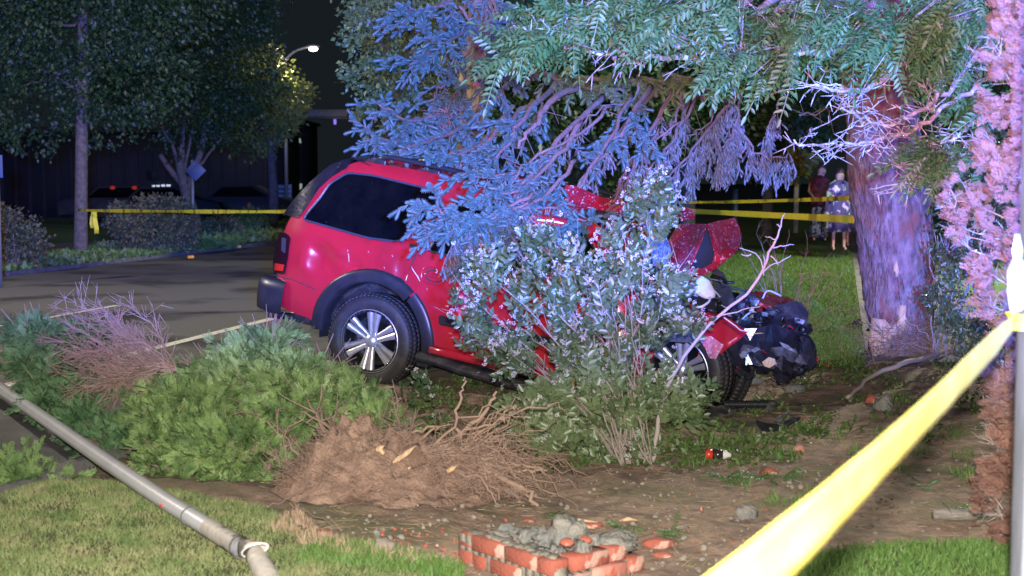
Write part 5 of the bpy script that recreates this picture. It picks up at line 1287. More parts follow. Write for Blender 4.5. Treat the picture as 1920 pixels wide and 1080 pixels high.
# the one stretched past the lens and knotted to the post
n = 46; a = np.array(P(1120, 1290, 1.25)); a2 = np.array(P(1385, 1085, 1.36)); b = np.array(P(1903, 602, 3.98)); C = []; W = []
d_ = (b-a2)/(b-a2)[1]
for i in range(n):
    t = i/(n-1); y = .8+(3.98-.8)*t; c = a2+d_*(y-a2[1]); c = c+np.array([0, 0, -.02*sin(pi*t)])
    ang = R_(6 + 22*sst(.55, 1, t)); wv = np.array([sin(ang)*.25, 0, cos(ang)])*.0375*(1-.35*sst(.86, 1, t)); C.append(c); W.append(wv)
ribbon('barrier_tape', C, W, 'tape_front', 'broad blurred yellow tape running from the post close past the camera', folds=.12)
kn = empty('tape_knot', 'white and yellow knot of tape hanging on the pale post', 'tape knot', P(1905, 560, 3.95)); KL = np.array(kn.location)
mb = MB(); ico(mb, (0, 0, .04), (.025, .03, .075), 3, .35, 2, 3); mb.obj('knot', 'tape_white', kn, smooth=True)
ribbon('loose_end', [np.array(P(1908, y, 3.93))-KL for y in (440, 470, 500, 540, 580)], [np.array([.012+.010*i % .02, .01, 0]) for i in range(5)], 'tape_white', parent=kn, folds=.3)
ribbon('wrap', [np.array((px0.x+.05+.06*cos(q), 4.05+.06*sin(q), P(1905, 605, 4).z))-KL for q in np.linspace(0, 2*pi, 20)], [np.array([0, 0, .022])]*20, 'tape_yellow', parent=kn, folds=.3)
def tape_line(p, q, sag, w, n=30, tw=0): 
    C = []; W = []
    for i in range(n):
        t = i/(n-1); c = np.array(p)*(1-t)+np.array(q)*t; c[2] -= sag*4*t*(1-t); C.append(c); an = tw*sin(t*9+1); W.append(np.array([0, sin(an), cos(an)])*w)
    return C, W
C, W = tape_line(P(1240, 393, 27), P(1612, 412, TD+.1), .0, .042, tw=.5); ribbon('barrier_tape', C, W, 'tape_yellow', 'lower bright yellow tape between the wreck and the thick trunk', 'tapes tied to the thick trunk')
C, W = tape_line(P(1230, 379, 30), P(1606, 371, TD+.3), .02, .026, tw=.7); ribbon('barrier_tape', C, W, 'tape_marked', 'upper thinner yellow tape between the wreck and the thick trunk', 'tapes tied to the thick trunk')
C, W = tape_line(P(146, 394, x1.y-.3), P(620, 396, 24), .02, .040, tw=.9); ribbon('barrier_tape', C, W, 'tape_marked', 'long yellow tape across the far side of the road, tied to the straight trunk')
tt = empty('tape_tail', 'loose yellow tape tail hanging beside the straight street tree trunk', 'tape tail', P(176, 396, x1.y-.4)); KT = np.array(tt.location)
for pts in [[(176,396),(173,408),(172,420),(174,428)], [(177,396),(178,412),(181,428),(181,438)]]:
    ribbon('tape_end', [np.array(P(*q, x1.y-.4))-KT for q in pts], [np.array([.045, .02, 0])]*4, 'tape_yellow', parent=tt, folds=.2)

# ================================================================== FALLEN LAMP POLE
pole = empty('fallen_pole', 'long grey metal pole lying across the road edge and lawn, its near end torn open', 'pole', G(430, 1020, .16)); PL = np.array(pole.location)
dp_ = lambda y: 1.60*2667/(y-330)
L = smooth_line([P(x, y, dp_(y)) for x, y in ((-200, 590), (-40, 700), (80, 783), (200, 866), (300, 933), (400, 995), (452, 1027))], 50)
mb = MB(); tube(mb, L-PL, [.046, .045, .044, .043, .043], 24, False); mb.obj('pole_shaft', 'pole_metal', pole, smooth=True)
mb = MB(); tube(mb, [L[i]-PL for i in range(40, 50)], [.0445]*5+[.0450, .0445, .046, .048, .050], 24, False); mb.obj('weathered_base', 'pole_weathered', pole, smooth=True)
for i in (37,): 
    mb = MB(); tube(mb, [L[i]-PL, L[i]-PL+(L[i+1]-L[i])*.12], .0465, 24); mb.obj('band', 'galvanised', pole, smooth=True)
# torn, flattened end and the second half kinked downwards
mb = MB(); c = np.array(P(474, 1030, 6.72)); V = []; k = 22
for r, s in enumerate((.9, 1.0)):
    for j in range(k):
        a = 2*pi*j/k; V.append(np.array(P(474+26*cos(a)*s+6*r, 1031-12*sin(a)*s-8*cos(a)*s, 6.05-.03*sin(a)))-PL+np.array([0, -.006*r, 0]))
mb.add(V, [(j, (j+1) % k, k+(j+1) % k, k+j) for j in range(k)]); o = mb.obj('torn_lip', 'white_plastic', pole); md = o.modifiers.new('t', 'SOLIDIFY'); md.thickness = .006
mb = MB(); V = [np.array(L[47]-PL)]
rows = []
for t in np.linspace(0, 1, 6):
    row = []
    for j in range(k+1):
        a = 2*pi*j/k; p0 = L[49]+np.array([.01*cos(a), .035*cos(a), .045*sin(a)]); p1 = np.array(P(474+26*cos(a), 1031-12*sin(a)-8*cos(a), 6.05-.03*sin(a)))
        row.append(tuple(p0*(1-t)+p1*t-PL))
    rows.append(row)
mb = MB(); loft(mb, rows); o = mb.obj('flattened_end', 'pole_weathered', pole, smooth=True); md = o.modifiers.new('t', 'SOLIDIFY'); md.thickness = .004
mb = MB(); tube(mb, smooth_line([P(476, 1036, 6.08), P(490, 1062, 5.98), P(512, 1100, 5.85), P(535, 1150, 5.7)], 12)-PL, [.040, .048, .052, .054], 22, False); mb.obj('kinked_stub', 'pole_weathered', pole, smooth=True)
mb = MB(); ico(mb, np.array(P(301, 948, dp_(945)-.04))-PL, (.012, .01, .007), 1); mb.obj('red_fragment', 'tail_lens_red', pole)

# ================================================================== BROKEN BRICK PIER
pc = np.array(P(1040, 1036, 6.22)); pc[2] = 0.0
pier = empty('broken_brick_pier', 'broken stub of a red brick pier with crumbling concrete core at the bottom edge', 'brick pier', tuple(pc))
pier.scale = (1.08, 1.08, 1.08); pier.location = Vector(P(1040, 1140, 5.9)); pier.location.z = gz(*pier.location.xy)-.015
ur = np.array([-cos(R_(50)), sin(R_(50)), 0]); vr = np.array([cos(R_(42)), sin(R_(42)), 0])
bmesh_cache = {}
def brick_mesh(l, w, h, mat, seed):
    mb = MB(); bm = bmesh.new(); bmesh.ops.create_cube(bm, size=1); bmesh.ops.scale(bm, vec=(l, w, h), verts=bm.verts)
    bmesh.ops.bevel(bm, geom=bm.edges[:], offset=.005, segments=1, affect='EDGES')
    for v in bm.verts: v.co += Vector((noise.noise(v.co*25+Vector((seed, 0, 0))), noise.noise(v.co*25+Vector((0, seed, 0))), noise.noise(v.co*25+Vector((0, 0, seed)))))*.0028
    bm.verts.index_update(); mb.add([tuple(v.co) for v in bm.verts], [tuple(v.index for v in f.verts) for f in bm.faces]); bm.free(); return mb.mesh('brick', mat)
FB = [brick_mesh(.20, .09, .062, 'brick_red', i) for i in range(3)]; HB = [brick_mesh(.095, .09, .062, 'brick_red', i+5) for i in range(2)]; PB = brick_mesh(.20, .09, .062, 'brick_pale', 9)
tilt = Matrix.Rotation(R_(2.5), 3, 'Y')
def put_brick(me, org, u, s, z, jit=.004):
    ang = math.atan2(u[1], u[0]); p = org+u*s; p = np.array([p[0], p[1], z]); p += rng.normal(0, jit, 3)*np.array([1, 1, .5])
    return link_mesh('brick', me, pier, mw=(Matrix.Translation(Vector(p)) @ Matrix.Rotation(ang, 4, 'Z') @ Matrix.Rotation(R_(random.uniform(-1.2, 1.2)), 4, 'Y')))
ni = np.array([sin(R_(50)), cos(R_(50)), 0]); inn_u = vr*.047; inn_v = ur*.047
for c in range(3):
    z = .034+c*.072-.07+.02
    o_ = .0 if c % 2 else .105
    s = .10 if c % 2 else .05
    # left face
    if c % 2 == 0: seq = [(.052, 0), (.21, 1), (.42, 1), (.575, 0)]
    else: seq = [(.105, 1), (.315, 1), (.475, 0), (.58, 0)]
    for q, (s, full) in enumerate(seq):
        me = (FB[q % 3] if full else HB[q % 2])
        if q <= 1 and c in (2, 3) and full: me = PB if (q == 0) else me
        put_brick(me, inn_u*1.0, ur, s, z)
    # right face, one course lower
    if c < 3:
        for q, (s, full) in enumerate([[(.21, 1), (.42, 1), (.53, 0)], [(.105, 1), (.315, 1), (.47, 0)], [(.21, 1), (.36, 0)]][c]):
            put_brick(PB if (c == 1 and q == 1) else (FB[q % 3] if full else HB[1]), inn_v*1.0, vr, s, z)
mb = MB(); cen = (ur*.30+vr*.24)
for s in np.linspace(.036, .60, 14): boxm(mb, ur*s+vr*.047+np.array([0, 0, .060]), (.05, .074, .185), Matrix.Rotation(math.atan2(ur[1], ur[0]), 3, 'Z'))
for s in np.linspace(.10, .50, 11): boxm(mb, vr*s+ur*.047+np.array([0, 0, .03]), (.05, .074, .110), Matrix.Rotation(math.atan2(vr[1], vr[0]), 3, 'Z'))
mb.obj('mortar', 'mortar', pier, kind='stuff')
mb = MB(); rows = []
V = []; N_ = 26
for i in range(N_):
    for j in range(N_):
        p = ur*(.04+.58*i/(N_-1))+vr*(.03+.42*j/(N_-1)); nz = noise.fractal(Vector((i*.35, j*.35, 2)), 1, 2, 4); V.append((p[0], p[1], .110+.04*nz+.03*sin(j*.5)))
mb.add(V, [(i*N_+j, (i+1)*N_+j, (i+1)*N_+j+1, i*N_+j+1) for i in range(N_-1) for j in range(N_-1)]); mb.obj('concrete_core', 'concrete_rubble', pier)
mb = MB()
for s in np.linspace(.06, .6, 24): ico(mb, ur*s+vr*(.05+random.uniform(-.01, .01))+np.array([0, 0, .160+random.uniform(-.006, .006)]), (.024, .034, .007), 2, .5, 3, s*40)
mb.obj('mortar_bed', 'mortar', pier, kind='stuff')
for i, (a_, b_, z_, s) in enumerate([(.20,.26,.19,(.075,.06,.07)), (.26,.18,.17,(.045,.045,.04)), (.12,.30,.165,(.05,.045,.035)), (.06,.40,.15,(.085,.06,.045)), (.10,.48,.14,(.07,.06,.04)), (.16,.55,.12,(.05,.05,.035)), (.05,.20,.165,(.035,.03,.03)), (.38,.22,.15,(.06,.05,.03)), (.46,.10,.155,(.05,.04,.02))]):
    p = ur*a_+vr*b_; mb = MB(); ico(mb, (p[0], p[1], z_), s, 3, .6, 1.9, i+1); mb.obj('concrete_chunk', 'concrete_rubble', pier)
for i, (a_, b_) in enumerate([(.10,.16),(.07,.24)]):
    p = ur*a_+vr*b_; mb = MB(); ico(mb, (p[0], p[1], .19), (.028, .022, .018), 2, .5, 2, i+9); mb.obj('brick_piece', 'brick_red', pier)

# ================================================================== SMALL THINGS ON THE GROUND
def drop(px, py, z=None):
    p = G(px, py, 0)
    for _ in range(6): p = G(px, py, zdirt(p.x, p.y))
    return np.array(p)
def lump(name, px, py, s, mat, label, cat, seed, sub=2, nz=.45, rot=0, ns=1.6, group=None):
    p = drop(px, py); mb = MB(); ico(mb, (0, 0, s[2]*.5), s, sub, nz, ns, seed); o = mb.obj(name, mat, None, **tagd(label, cat, group)); o.location = p; o.rotation_euler.z = rot; return o
lump('stone', 721, 1036, (.055,.04,.045), 'stone', 'tan angular stone at the foot of the root soil', 'stone', 1)
lump('stone', 707, 1005, (.018,.016,.02), 'concrete_rubble', 'small bluish stone just above the tan angular stone', 'stone', 2)
lump('concrete_chunk', 1398, 972, (.065,.05,.055), 'concrete_rubble', 'pale concrete chunk left of the wide tape in the dirt', 'rubble', 3)
lump('concrete_chunk', 1658, 768, (.085,.06,.085), 'concrete_rubble', 'pale concrete chunk with brick bits in front of the thick trunk', 'rubble', 4)
lump('brick_fragment', 1634, 757, (.06,.05,.05), 'brick_red', 'dull brick piece beside the pale chunk by the thick trunk', 'rubble', 5)
lump('brick_fragment', 1442, 892, (.055,.04,.03), 'brick_red', 'rounded brick piece among green fronds in the dirt', 'rubble', 6)
lump('brick_fragment', 1498, 848, (.05,.04,.03), 'brick_pale', 'pale pink brick piece above the green fronds', 'rubble', 7)
lump('brick_fragment', 1235, 1024, (.075,.045,.03), 'brick_red', 'flat brick piece right of the pier beside a green frond', 'rubble', 8)
lump('brick_fragment', 1168, 1012, (.035,.03,.018), 'brick_red', 'small brick chip behind the concrete core of the pier', 'rubble', 9)
lump('brick_fragment', 1112, 988, (.05,.03,.02), 'brick_red', 'orange brick chip beyond the pier by the splintered wood', 'rubble', 10)
lump('brick_fragment', 598, 1002, (.06,.04,.015), 'brick_red', 'half-buried brick piece left of the root soil', 'rubble', 11)
lump('brick_fragment', 992, 979, (.035,.025,.015), 'brick_red', 'reddish chip between root soil and pier', 'rubble', 12)
lump('concrete_chunk', 1415, 718, (.09,.06,.06), 'concrete_rubble', 'grey rubble lump just under the crushed bumper', 'rubble', 13)
lump('concrete_chunk', 1490, 735, (.12,.07,.05), 'concrete_rubble', 'long low rubble lump right of the front tyre', 'rubble', 14)
lump('concrete_chunk', 1280, 990, (.035,.02,.01), 'concrete_rubble', 'thin grey chip lying by the small fern sprig', 'rubble', 15)
lump('brick_fragment', 1245, 1045, (.05,.03,.02), 'brick_red', 'low brick piece at the right foot of the pier', 'rubble', 16)
lump('brick_fragment', 1830, 908, (.04,.03,.015), 'brick_red', 'dull brick piece near the dying cypress', 'rubble', 17)
# loose litter of chips, stones, twigs and straw over the bed
bedpoly = [(500,1015),(560,960),(900,880),(1250,870),(1300,740),(1560,690),(1850,680),(1860,1010),(1500,1060),(1250,1080),(900,1080),(700,1040)]
pp = polypts(bedpoly, 2600)
T = np.array([drop(x, y) for x, y in pp]); n = len(T)
D = np.stack([rng.normal(size=n), rng.normal(size=n), rng.normal(0, .12, n)], -1); A = T+np.array([0, 0, .006]); mb = MB()
sticks(mb, A, A+nrm(D)*rng.uniform(.03, .13, (n, 1)), .0018, 3); mb.obj('straw_litter', 'litter', None, kind='stuff', label='straw and twig litter strewn over the bare dirt', category='litter')
pp = polypts(bedpoly, 900); T = np.array([drop(x, y) for x, y in pp]); n = len(T); mb = MB()
bm = bmesh.new(); bmesh.ops.create_icosphere(bm, subdivisions=1, radius=1); bm.verts.index_update(); iv = np.array([tuple(v.co) for v in bm.verts])*(1+.25*rng.normal(size=(len(bm.verts), 1))); it = np.array([[v.index for v in f.verts] for f in bm.faces]); bm.free()
s = rng.uniform(.004, .016, n)*rng.choice([1, 1, 1, 1.8], n); fr = frames(rng.normal(size=(n, 3)), None, s, s*.7); scat(mb, iv, it, fr, T); mb.obj('gravel', 'stone', None, kind='stuff', label='small stones and clods scattered in the dirt', category='gravel')
pp = polypts(bedpoly, 110)+polypts([(560,1000),(900,985),(900,1060),(700,1040)], 50); T = np.array([drop(x, y) for x, y in pp]); n = len(T); mb = MB(); s = rng.uniform(.006, .02, n); scat(mb, iv, it, frames(rng.normal(size=(n, 3)), None, s, s*.6), T); mb.obj('brick_chips', 'brick_red', None, kind='stuff', label='small brick chips mixed into the dirt', category='brick chips')
# low weeds
def weeds(name, poly, n, L, mat, label, tpl=LEAF, up=.7, clump=None, zf=None):
    cen = polypts(poly, clump) if clump else None; Ts = []
    while len(Ts) < n:
        if cen: c = random.choice(cen); x, y = c[0]+random.gauss(0, 14), c[1]+random.gauss(0, 6)
        else: x, y = polypts(poly, 1)[0]
        Ts.append(drop(x, y))
    T = np.array(Ts); D = np.stack([rng.normal(0, 1, n), rng.normal(0, 1, n), rng.uniform(.1, up*2, n)], -1); mb = MB()
    scat(mb, tpl[0], tpl[1], frames(D, rng.normal(0, .4, (n, 3))+Z3, L*rng.uniform(.6, 1.4, n)), T+np.array([0, 0, .004])); return mb.obj(name, mat, None, kind='stuff', label=label, category='weeds')
BL3 = (np.array([(-.06,0,0),(.06,0,0),(.045,.5,.05),(-.045,.5,.05),(0,1,.2)]), np.array([(0,1,2),(0,2,3),(3,2,4)]))
weeds('weed_patch', [(1240,780),(1330,690),(1600,680),(1850,690),(1850,830),(1600,830),(1480,860),(1260,880)], 4000, .045, 'weed', 'low weeds between the wreck, the trunk and the tape', clump=90)
weeds('grass_tufts', [(1250,800),(1860,800),(1860,900),(1500,960),(1250,880)], 1300, .055, 'grass_fresh', 'thin green grass tufts in the dirt near the tape', tpl=BL3, up=1.4, clump=26)
weeds('ground_greenery', [(930,770),(1230,770),(1260,880),(1000,880)], 1500, .04, 'weed', 'small leaves on the ground under the flowering shrub', clump=40)
weeds('trampled_plants', [(740,700),(980,720),(960,800),(800,820)], 1300, .045, 'weed', 'flattened plants in the dirt under the running board', clump=30)
weeds('dry_grass_edge', [(500,1000),(560,960),(600,1010),(860,1070),(860,1085),(640,1050)], 2500, .05, 'litter', 'dry grass fringe where the lawn meets the dirt', tpl=BL3, up=1.4)
blades('lawn_fringe', [tuple(G(x, y, .08).xy) for x, y in ((560,1080),(600,1058),(700,1062),(860,1080),(870,1100),(560,1100))], 3800, .055, 'grass_fresh', ymin=5)['label'] = 'longer green grass fringe left of the brick pier'
# torn locust fronds on the dirt
for i, (x, y, n, L, lab) in enumerate([(1432,902,16,.17,'largest heap of torn green fronds left of the wide tape'), (1232,1003,9,.14,'fern-like torn frond right of the brick pier'), (1050,970,5,.12,'small torn frond just beyond the brick pier'), (1812,965,9,.15,'torn frond lying on the weathered log by the cypress'), (1725,918,5,.12,'thin torn frond in the dirt right of the wide tape')]):
    p = drop(x, y); o = empty('torn_frond', lab, 'torn leaf', tuple(p), 'torn leaves on the dirt')
    for j in range(n):
        dd = np.array([rng.normal(0, 1), rng.normal(0, .5), .35]); f = frames(dd[None], np.array([[0, -.4, 1.0]]), L*rng.uniform(.7, 1.1))[0]; q = rng.normal(0, .05, 3)*np.array([n/6, 1, 0])+np.array([0, 0, .01])
        me = fmes[j % 4]
        c = link_mesh('leaflet_stalk', me, o, mw=Matrix([[*f[r], q[r]] for r in range(3)]+[[0, 0, 0, 1]]))
        c.data = c.data
# weathered log, splinters, long branch, twigs
p = drop(1795, 976); o = empty('weathered_log', 'short grey split log lying in front of the dying cypress', 'log', tuple(p)); mb = MB(); tube(mb, [(-.13, 0, .03), (-.05, .01, .034), (.05, 0, .03), (.13, .01, .035)], [.028, .033, .03, .024], 9); mb.obj('wood', 'weathered_wood', o)
for i, (x, y, L, lab) in enumerate([(1085, 984, .20, 'long pale wood splinter behind the brick pier'), (1100, 996, .08, 'short pale wood splinter nearest the concrete core'), (1178, 881+100, .10, 'pale wood chip right of the small frond')]):
    p = drop(x, y); mb = MB(); tube(mb, [(-L/2, 0, .012), (0, .01, .02), (L/2, 0, .014)], [.004, .014, .002], 5); oo = mb.obj('wood_splinter', 'pale_wood', None, **tagd(lab, 'wood splinter')); oo.location = p
br = empty('broken_branch', 'long bare broken branch lying from the wide tape up to the trunk foot', 'branch', tuple(drop(1590, 750))); BO = np.array(br.location)
mb = MB(); L = jig(smooth_line([drop(1588,752)+[0,0,.03], drop(1640,728)+[0,0,.12], drop(1710,706)+[0,0,.15], drop(1800,668)+[0,0,.1]], 18), .006)-BO; tube(mb, L, [.016, .022, .026, .02], 8); mb.obj('stem', 'twig_grey', br, smooth=True)
for a, b in [((1720,640),(1640,655)), ((1750,650),(1780,600)), ((1680,650),(1620,600)), ((1760,660),(1640,640)), ((1700,600),(1760,650))]:
    mb = MB(); twigs(mb, np.array(P(*a, 14.2)), [np.array(P(*b, 14.0))], .010, BO, side=7, sl=.3); mb.obj('side_twig', 'twig_brown', br)
mb = MB(); A = []; B = []
for k in range(420):
    x, y = random.gauss(1720, 75), random.uniform(610, 700); p = np.array(P(x, y, 14.3)); p[2] = max(p[2], .02); A.append(p); B.append(p+nrm(rng.normal(size=(1, 3))*np.array([1, .5, .6]))[0]*rng.uniform(.08, .35))
sticks(mb, A, B, .004, 3); mb.obj('twig_tangle', 'twig_brown', None, kind='stuff', label='tangle of thin dead twigs around the foot of the thick trunk', category='twigs')
for i, pts in enumerate([[(500,957),(540,950),(566,945)], [(553,960),(545,975),(560,1010),(572,1025)], [(505,925),(560,965),(625,1012)]]):
    mb = MB(); L = [drop(*q)+np.array([0, 0, .02+.02*j]) for j, q in enumerate(pts)]; c = L[0]; tube(mb, jig(smooth_line(L, 12), .006)-c, [.006, .0025], 5); oo = mb.obj('dead_twig', 'twig_brown', None, **tagd(['dark short twig poking left of the root soil', 'curved dark twig at the left foot of the root soil', 'long thin twig along the lawn edge below the cedar'][i], 'twig')); oo.location = c
# corrugated hose
p = drop(1398, 768); hs = empty('corrugated_hose', 'short black corrugated hose in front of the front tyres', 'hose', tuple(p)); mb = MB()
xs = np.linspace(-.19, .19, 77); tube(mb, [(x, .03*x, .045) for x in xs], [.030+.008*(math.sin(x*2*pi/.0205) > 0) for x in xs], 16); mb.obj('hose_body', 'black_plastic', hs)
mb = MB(); tube(mb, [(.19, .006, .045), (.24, .01, .05), (.27, .0, .03)], [.034, .03, .02], 12); mb.obj('hose_end', 'black_dirty', hs)
def wreck_bit(name, px, py, pts, mat, lab, th=.012, cr=.015, cat='car debris'):
    p = drop(px, py); bm = bmesh.new(); vs_ = [bm.verts.new(v) for v in pts]; bm.faces.new(vs_); bmesh.ops.triangulate(bm, faces=bm.faces[:]); bmesh.ops.subdivide_edges(bm, edges=bm.edges[:], cuts=2)
    for v in bm.verts: v.co += Vector((0, noise.noise(v.co*9+Vector(p))*cr, abs(noise.noise(v.co*11+Vector(p)))*cr*2))
    me = bpy.data.meshes.new(name); bm.to_mesh(me); bm.free(); me.materials.append(M[mat]); o = bpy.data.objects.new(name, me); COL.objects.link(o); o.location = p; o.location.z += .012
    md = o.modifiers.new('t', 'SOLIDIFY'); md.thickness = th; o['label'] = lab; o['category'] = cat; return o
wreck_bit('trim_piece', 1460, 808, [(-.16,.05,.05),(-.14,-.04,.0),(-.06,-.08,.0),(.05,-.05,.03),(.17,.06,.08),(.13,.10,.07),(.03,.03,.03),(-.07,.0,.04)], 'black_plastic', 'curved black plastic trim piece lying in the dirt')
wreck_bit('metal_shard', 1462, 800, [(-.05,0,.03),(0,-.02,.02),(.07,.02,.08),(.02,.03,.07)], 'scrap_metal', 'shiny metal shard lying on the black trim piece')
wreck_bit('plastic_wreckage', 1345, 782, [(-.18,.04,.0),(-.10,-.07,.0),(.02,-.05,.01),(.14,-.02,.0),(.19,.05,.02),(.04,.09,.05),(-.09,.08,.04)], 'black_dirty', 'flat dark plastic wreckage under the front tyres', .02, .04)
wreck_bit('metal_scrap', 1442, 776, [(-.05,.0,.0),(-.02,-.03,.02),(.04,-.02,.03),(.05,.03,.02),(.0,.04,.05)], 'scrap_metal', 'small bright metal scrap right of the corrugated hose', .01, .03)
wreck_bit('red_body_shard', 1530, 692, [(-.12,.02,.0),(-.06,-.04,.0),(.02,-.03,.05),(.09,-.02,.03),(.17,.0,.0),(.10,.05,.05),(.0,.06,.10)], 'car_red', 'torn red bodywork shard right of the crushed bumper', .008, .03)
wreck_bit('dark_panel', 1600, 618, [(-.12,.0,.0),(-.04,-.05,.0),(.10,-.03,.02),(.12,.04,.06),(-.02,.06,.05)], 'black_dirty', 'dark lump of wreckage left of the trunk foot', .03, .05)
wreck_bit('dark_panel', 1598, 628, [(.14,.02,.0),(.22,-.03,.02),(.28,.03,.03),(.2,.06,.05)], 'black_plastic', 'smaller black fragment touching the trunk foot', .02, .03)
# soft-drink bottle with red cap end
p = drop(1345, 862); bo = empty('drink_bottle', 'small soft drink bottle with red label lying in the dirt', 'bottle', tuple(p)); bo.rotation_euler = (0, 0, R_(-8)); bo.scale = (1.05,)*3
mb = MB(); tube(mb, [(-.075, 0, .033), (-.068, 0, .033), (-.03, 0, .033)], [.022, .031, .031], 16); mb.obj('bottle_bottom', 'bottle_red', bo, smooth=True)
mb = MB(); tube(mb, [(-.03, 0, .033), (.035, 0, .033)], .0318, 16); mb.obj('bottle_label', 'bottle_dark', bo, smooth=True)
mb = MB(); tube(mb, [(.035, 0, .033), (.05, 0, .033), (.07, 0, .03), (.085, 0, .03)], [.031, .028, .014, .012], 16); mb.obj('bottle_neck', 'white_plastic', bo, smooth=True)

# ================================================================== FAR BACKGROUND
def upright(name, label, cat, px, py0, py1, d, w, mat, group=None, dep=None, base_z=0, part='shaft'):
    """post-like thing from the ground up to pixel row py0 at distance d"""
    top = P(px, py0, d); o = empty(name, label, cat, (top.x, d, base_z), group); mb = MB(); hh = top.z-base_z
    tube(mb, [(0, 0, -.05), (0, 0, hh)], w/2, 10); mb.obj(part, mat, o, smooth=True); return o, hh
# street lamp
sl, hh = upright('street_lamp', 'lit street lamp on a long arm high over the far road', 'street lamp', 534, 108, 0, 60, .16, 'galvanised')
mb = MB(); a = P(583, 91, 60)-sl.location; tube(mb, smooth_line([(0, 0, hh-.1), (a.x*.4, 0, a.z-.1), (a.x, 0, a.z+.1)], 8), .06, 6); mb.obj('arm', 'galvanised', sl)
mb = MB(); ico(mb, (a.x+.1, 0, a.z+.1), (.32, .25, .08), 2); mb.obj('lamp_head', 'galvanised', sl, smooth=True)
mb = MB(); ico(mb, (a.x+.1, -.06, a.z-.02), (.19, .16, .09), 2); mb.obj('lamp_glass', 'streetlight_glow', sl, smooth=True)
lamp('street_lamp_light', 'POINT', P(545, 150, 56.0), 600, (1.0, .9, .72), .3)
# signal mast arm
ms, hh = upright('signal_mast', 'traffic signal mast arm with street name board across the far road', 'traffic signal', 700, 200, 0, 75, .3, 'galvanised')
q = lambda x, y: P(x, y, 75)-ms.location
mb = MB(); tube(mb, [q(700, 222), q(620, 221), q(560, 219)], [.12, .09, .06], 8); mb.obj('mast_arm', 'galvanised', ms, smooth=True)
mb = MB(); boxm(mb, q(612, 213), (2.2, .06, .45), bev=.02); sb = mb.obj('name_board', 'galvanised', ms)
for k in range(6):
    mb = MB(); boxm(mb, q(594+k*7.5, 211)+Vector((0, -.045, 0)), (.07, .02, .12)); mb.obj('lettering', 'sign_stripe', sb)
mb = MB(); boxm(mb, q(628, 228), (.14, .12, .30), bev=.03); mb.obj('violet_signal', 'lamp_violet', ms)
mb = MB(); boxm(mb, q(657, 223), (.22, .14, .2), bev=.03); mb.obj('red_signal', 'lamp_red', ms)
# diamond warning sign seen from behind
ds, hh = upright('diamond_sign', 'back of a diamond road sign behind the leaning street tree', 'road sign', 360, 300, 0, 38, .09, 'galvanised')
mb = MB(); boxm(mb, (.10, -.06, P(366, 320, 38).z), (.40, .02, .40), Matrix.Rotation(pi/4, 3, 'Y'), .004); mb.obj('sign_plate', 'sign_blue', ds)
es, hh = upright('edge_sign', 'blue sign panel cut off by the left edge of the picture', 'road sign', -6, 292, 0, 24, .07, 'galvanised')
mb = MB(); boxm(mb, (0, -.05, P(0, 312, 24).z), (.22, .02, .38), None, .004); mb.obj('sign_plate', 'sign_blue', es)
# striped blue board, utility poles, stakes
bs, hh = upright('board_sign', 'blue ground board with pale stripes behind the tape, left of the car roof', 'sign', 533, 372, 0, 62, .1, 'galvanised')
c = P(534, 364, 62)-bs.location; mb = MB(); boxm(mb, c, (.62, .08, .85), None, .01); bb_ = mb.obj('board', 'sign_blue', bs)
for k in range(4):
    mb = MB(); boxm(mb, c+Vector((.0, -.055, .32-.2*k)), (.50, .01, .06)); mb.obj('stripe', 'sign_stripe', bb_)
upright('utility_pole', 'dark wooden utility pole nearest the red-tipped stakes', 'utility pole', 508, 120, 0, 66, .30, 'spruce_bark')
upright('utility_pole', 'pale thinner pole just right of the dark utility pole', 'utility pole', 520, 235, 0, 70, .22, 'galvanised')
for x, y0, y1, lab in ((470, 380, 425, 'left one of two red-tipped wooden stakes behind the tape'), (509, 374, 421, 'right one of two red-tipped wooden stakes, leaning right')):
    g = G(x, y1); top = P(x-3, y0, g.y); o = empty('marker_stake', lab, 'stake', (g.x, g.y, 0), 'red-tipped stakes behind the tape'); t = Vector((top.x-g.x, 0, top.z))
    mb = MB(); tube(mb, [(0, 0, 0), t*.62], .06, 6); mb.obj('shaft', 'wood_stake', o); mb = MB(); tube(mb, [t*.62, t*1.0], .065, 6); mb.obj('painted_tip', 'stake_red', o)
# low lit letters board: blurred characters L U M
lt = empty('lettered_sign', 'dim violet letters of a low sign between the two stakes', 'sign', (P(487, 378, 64).x, 64, 0)); mb = MB(); boxm(mb, (0, .05, P(487, 379, 64).z), (.85, .06, .40), None, .01); mb.obj('sign_panel', 'far_dark', lt)
tc = bpy.data.curves.new('letters', 'FONT'); tc.body = 'LLUM'; tc.size = .34; tc.extrude = .01; tc.align_x = 'CENTER'; tc.align_y = 'CENTER'
to = text_mesh('letters', tc, 'sign_blue', lt); to.location = (0, -.0, P(487, 379, 64).z); to.rotation_euler = (pi/2, 0, 0)
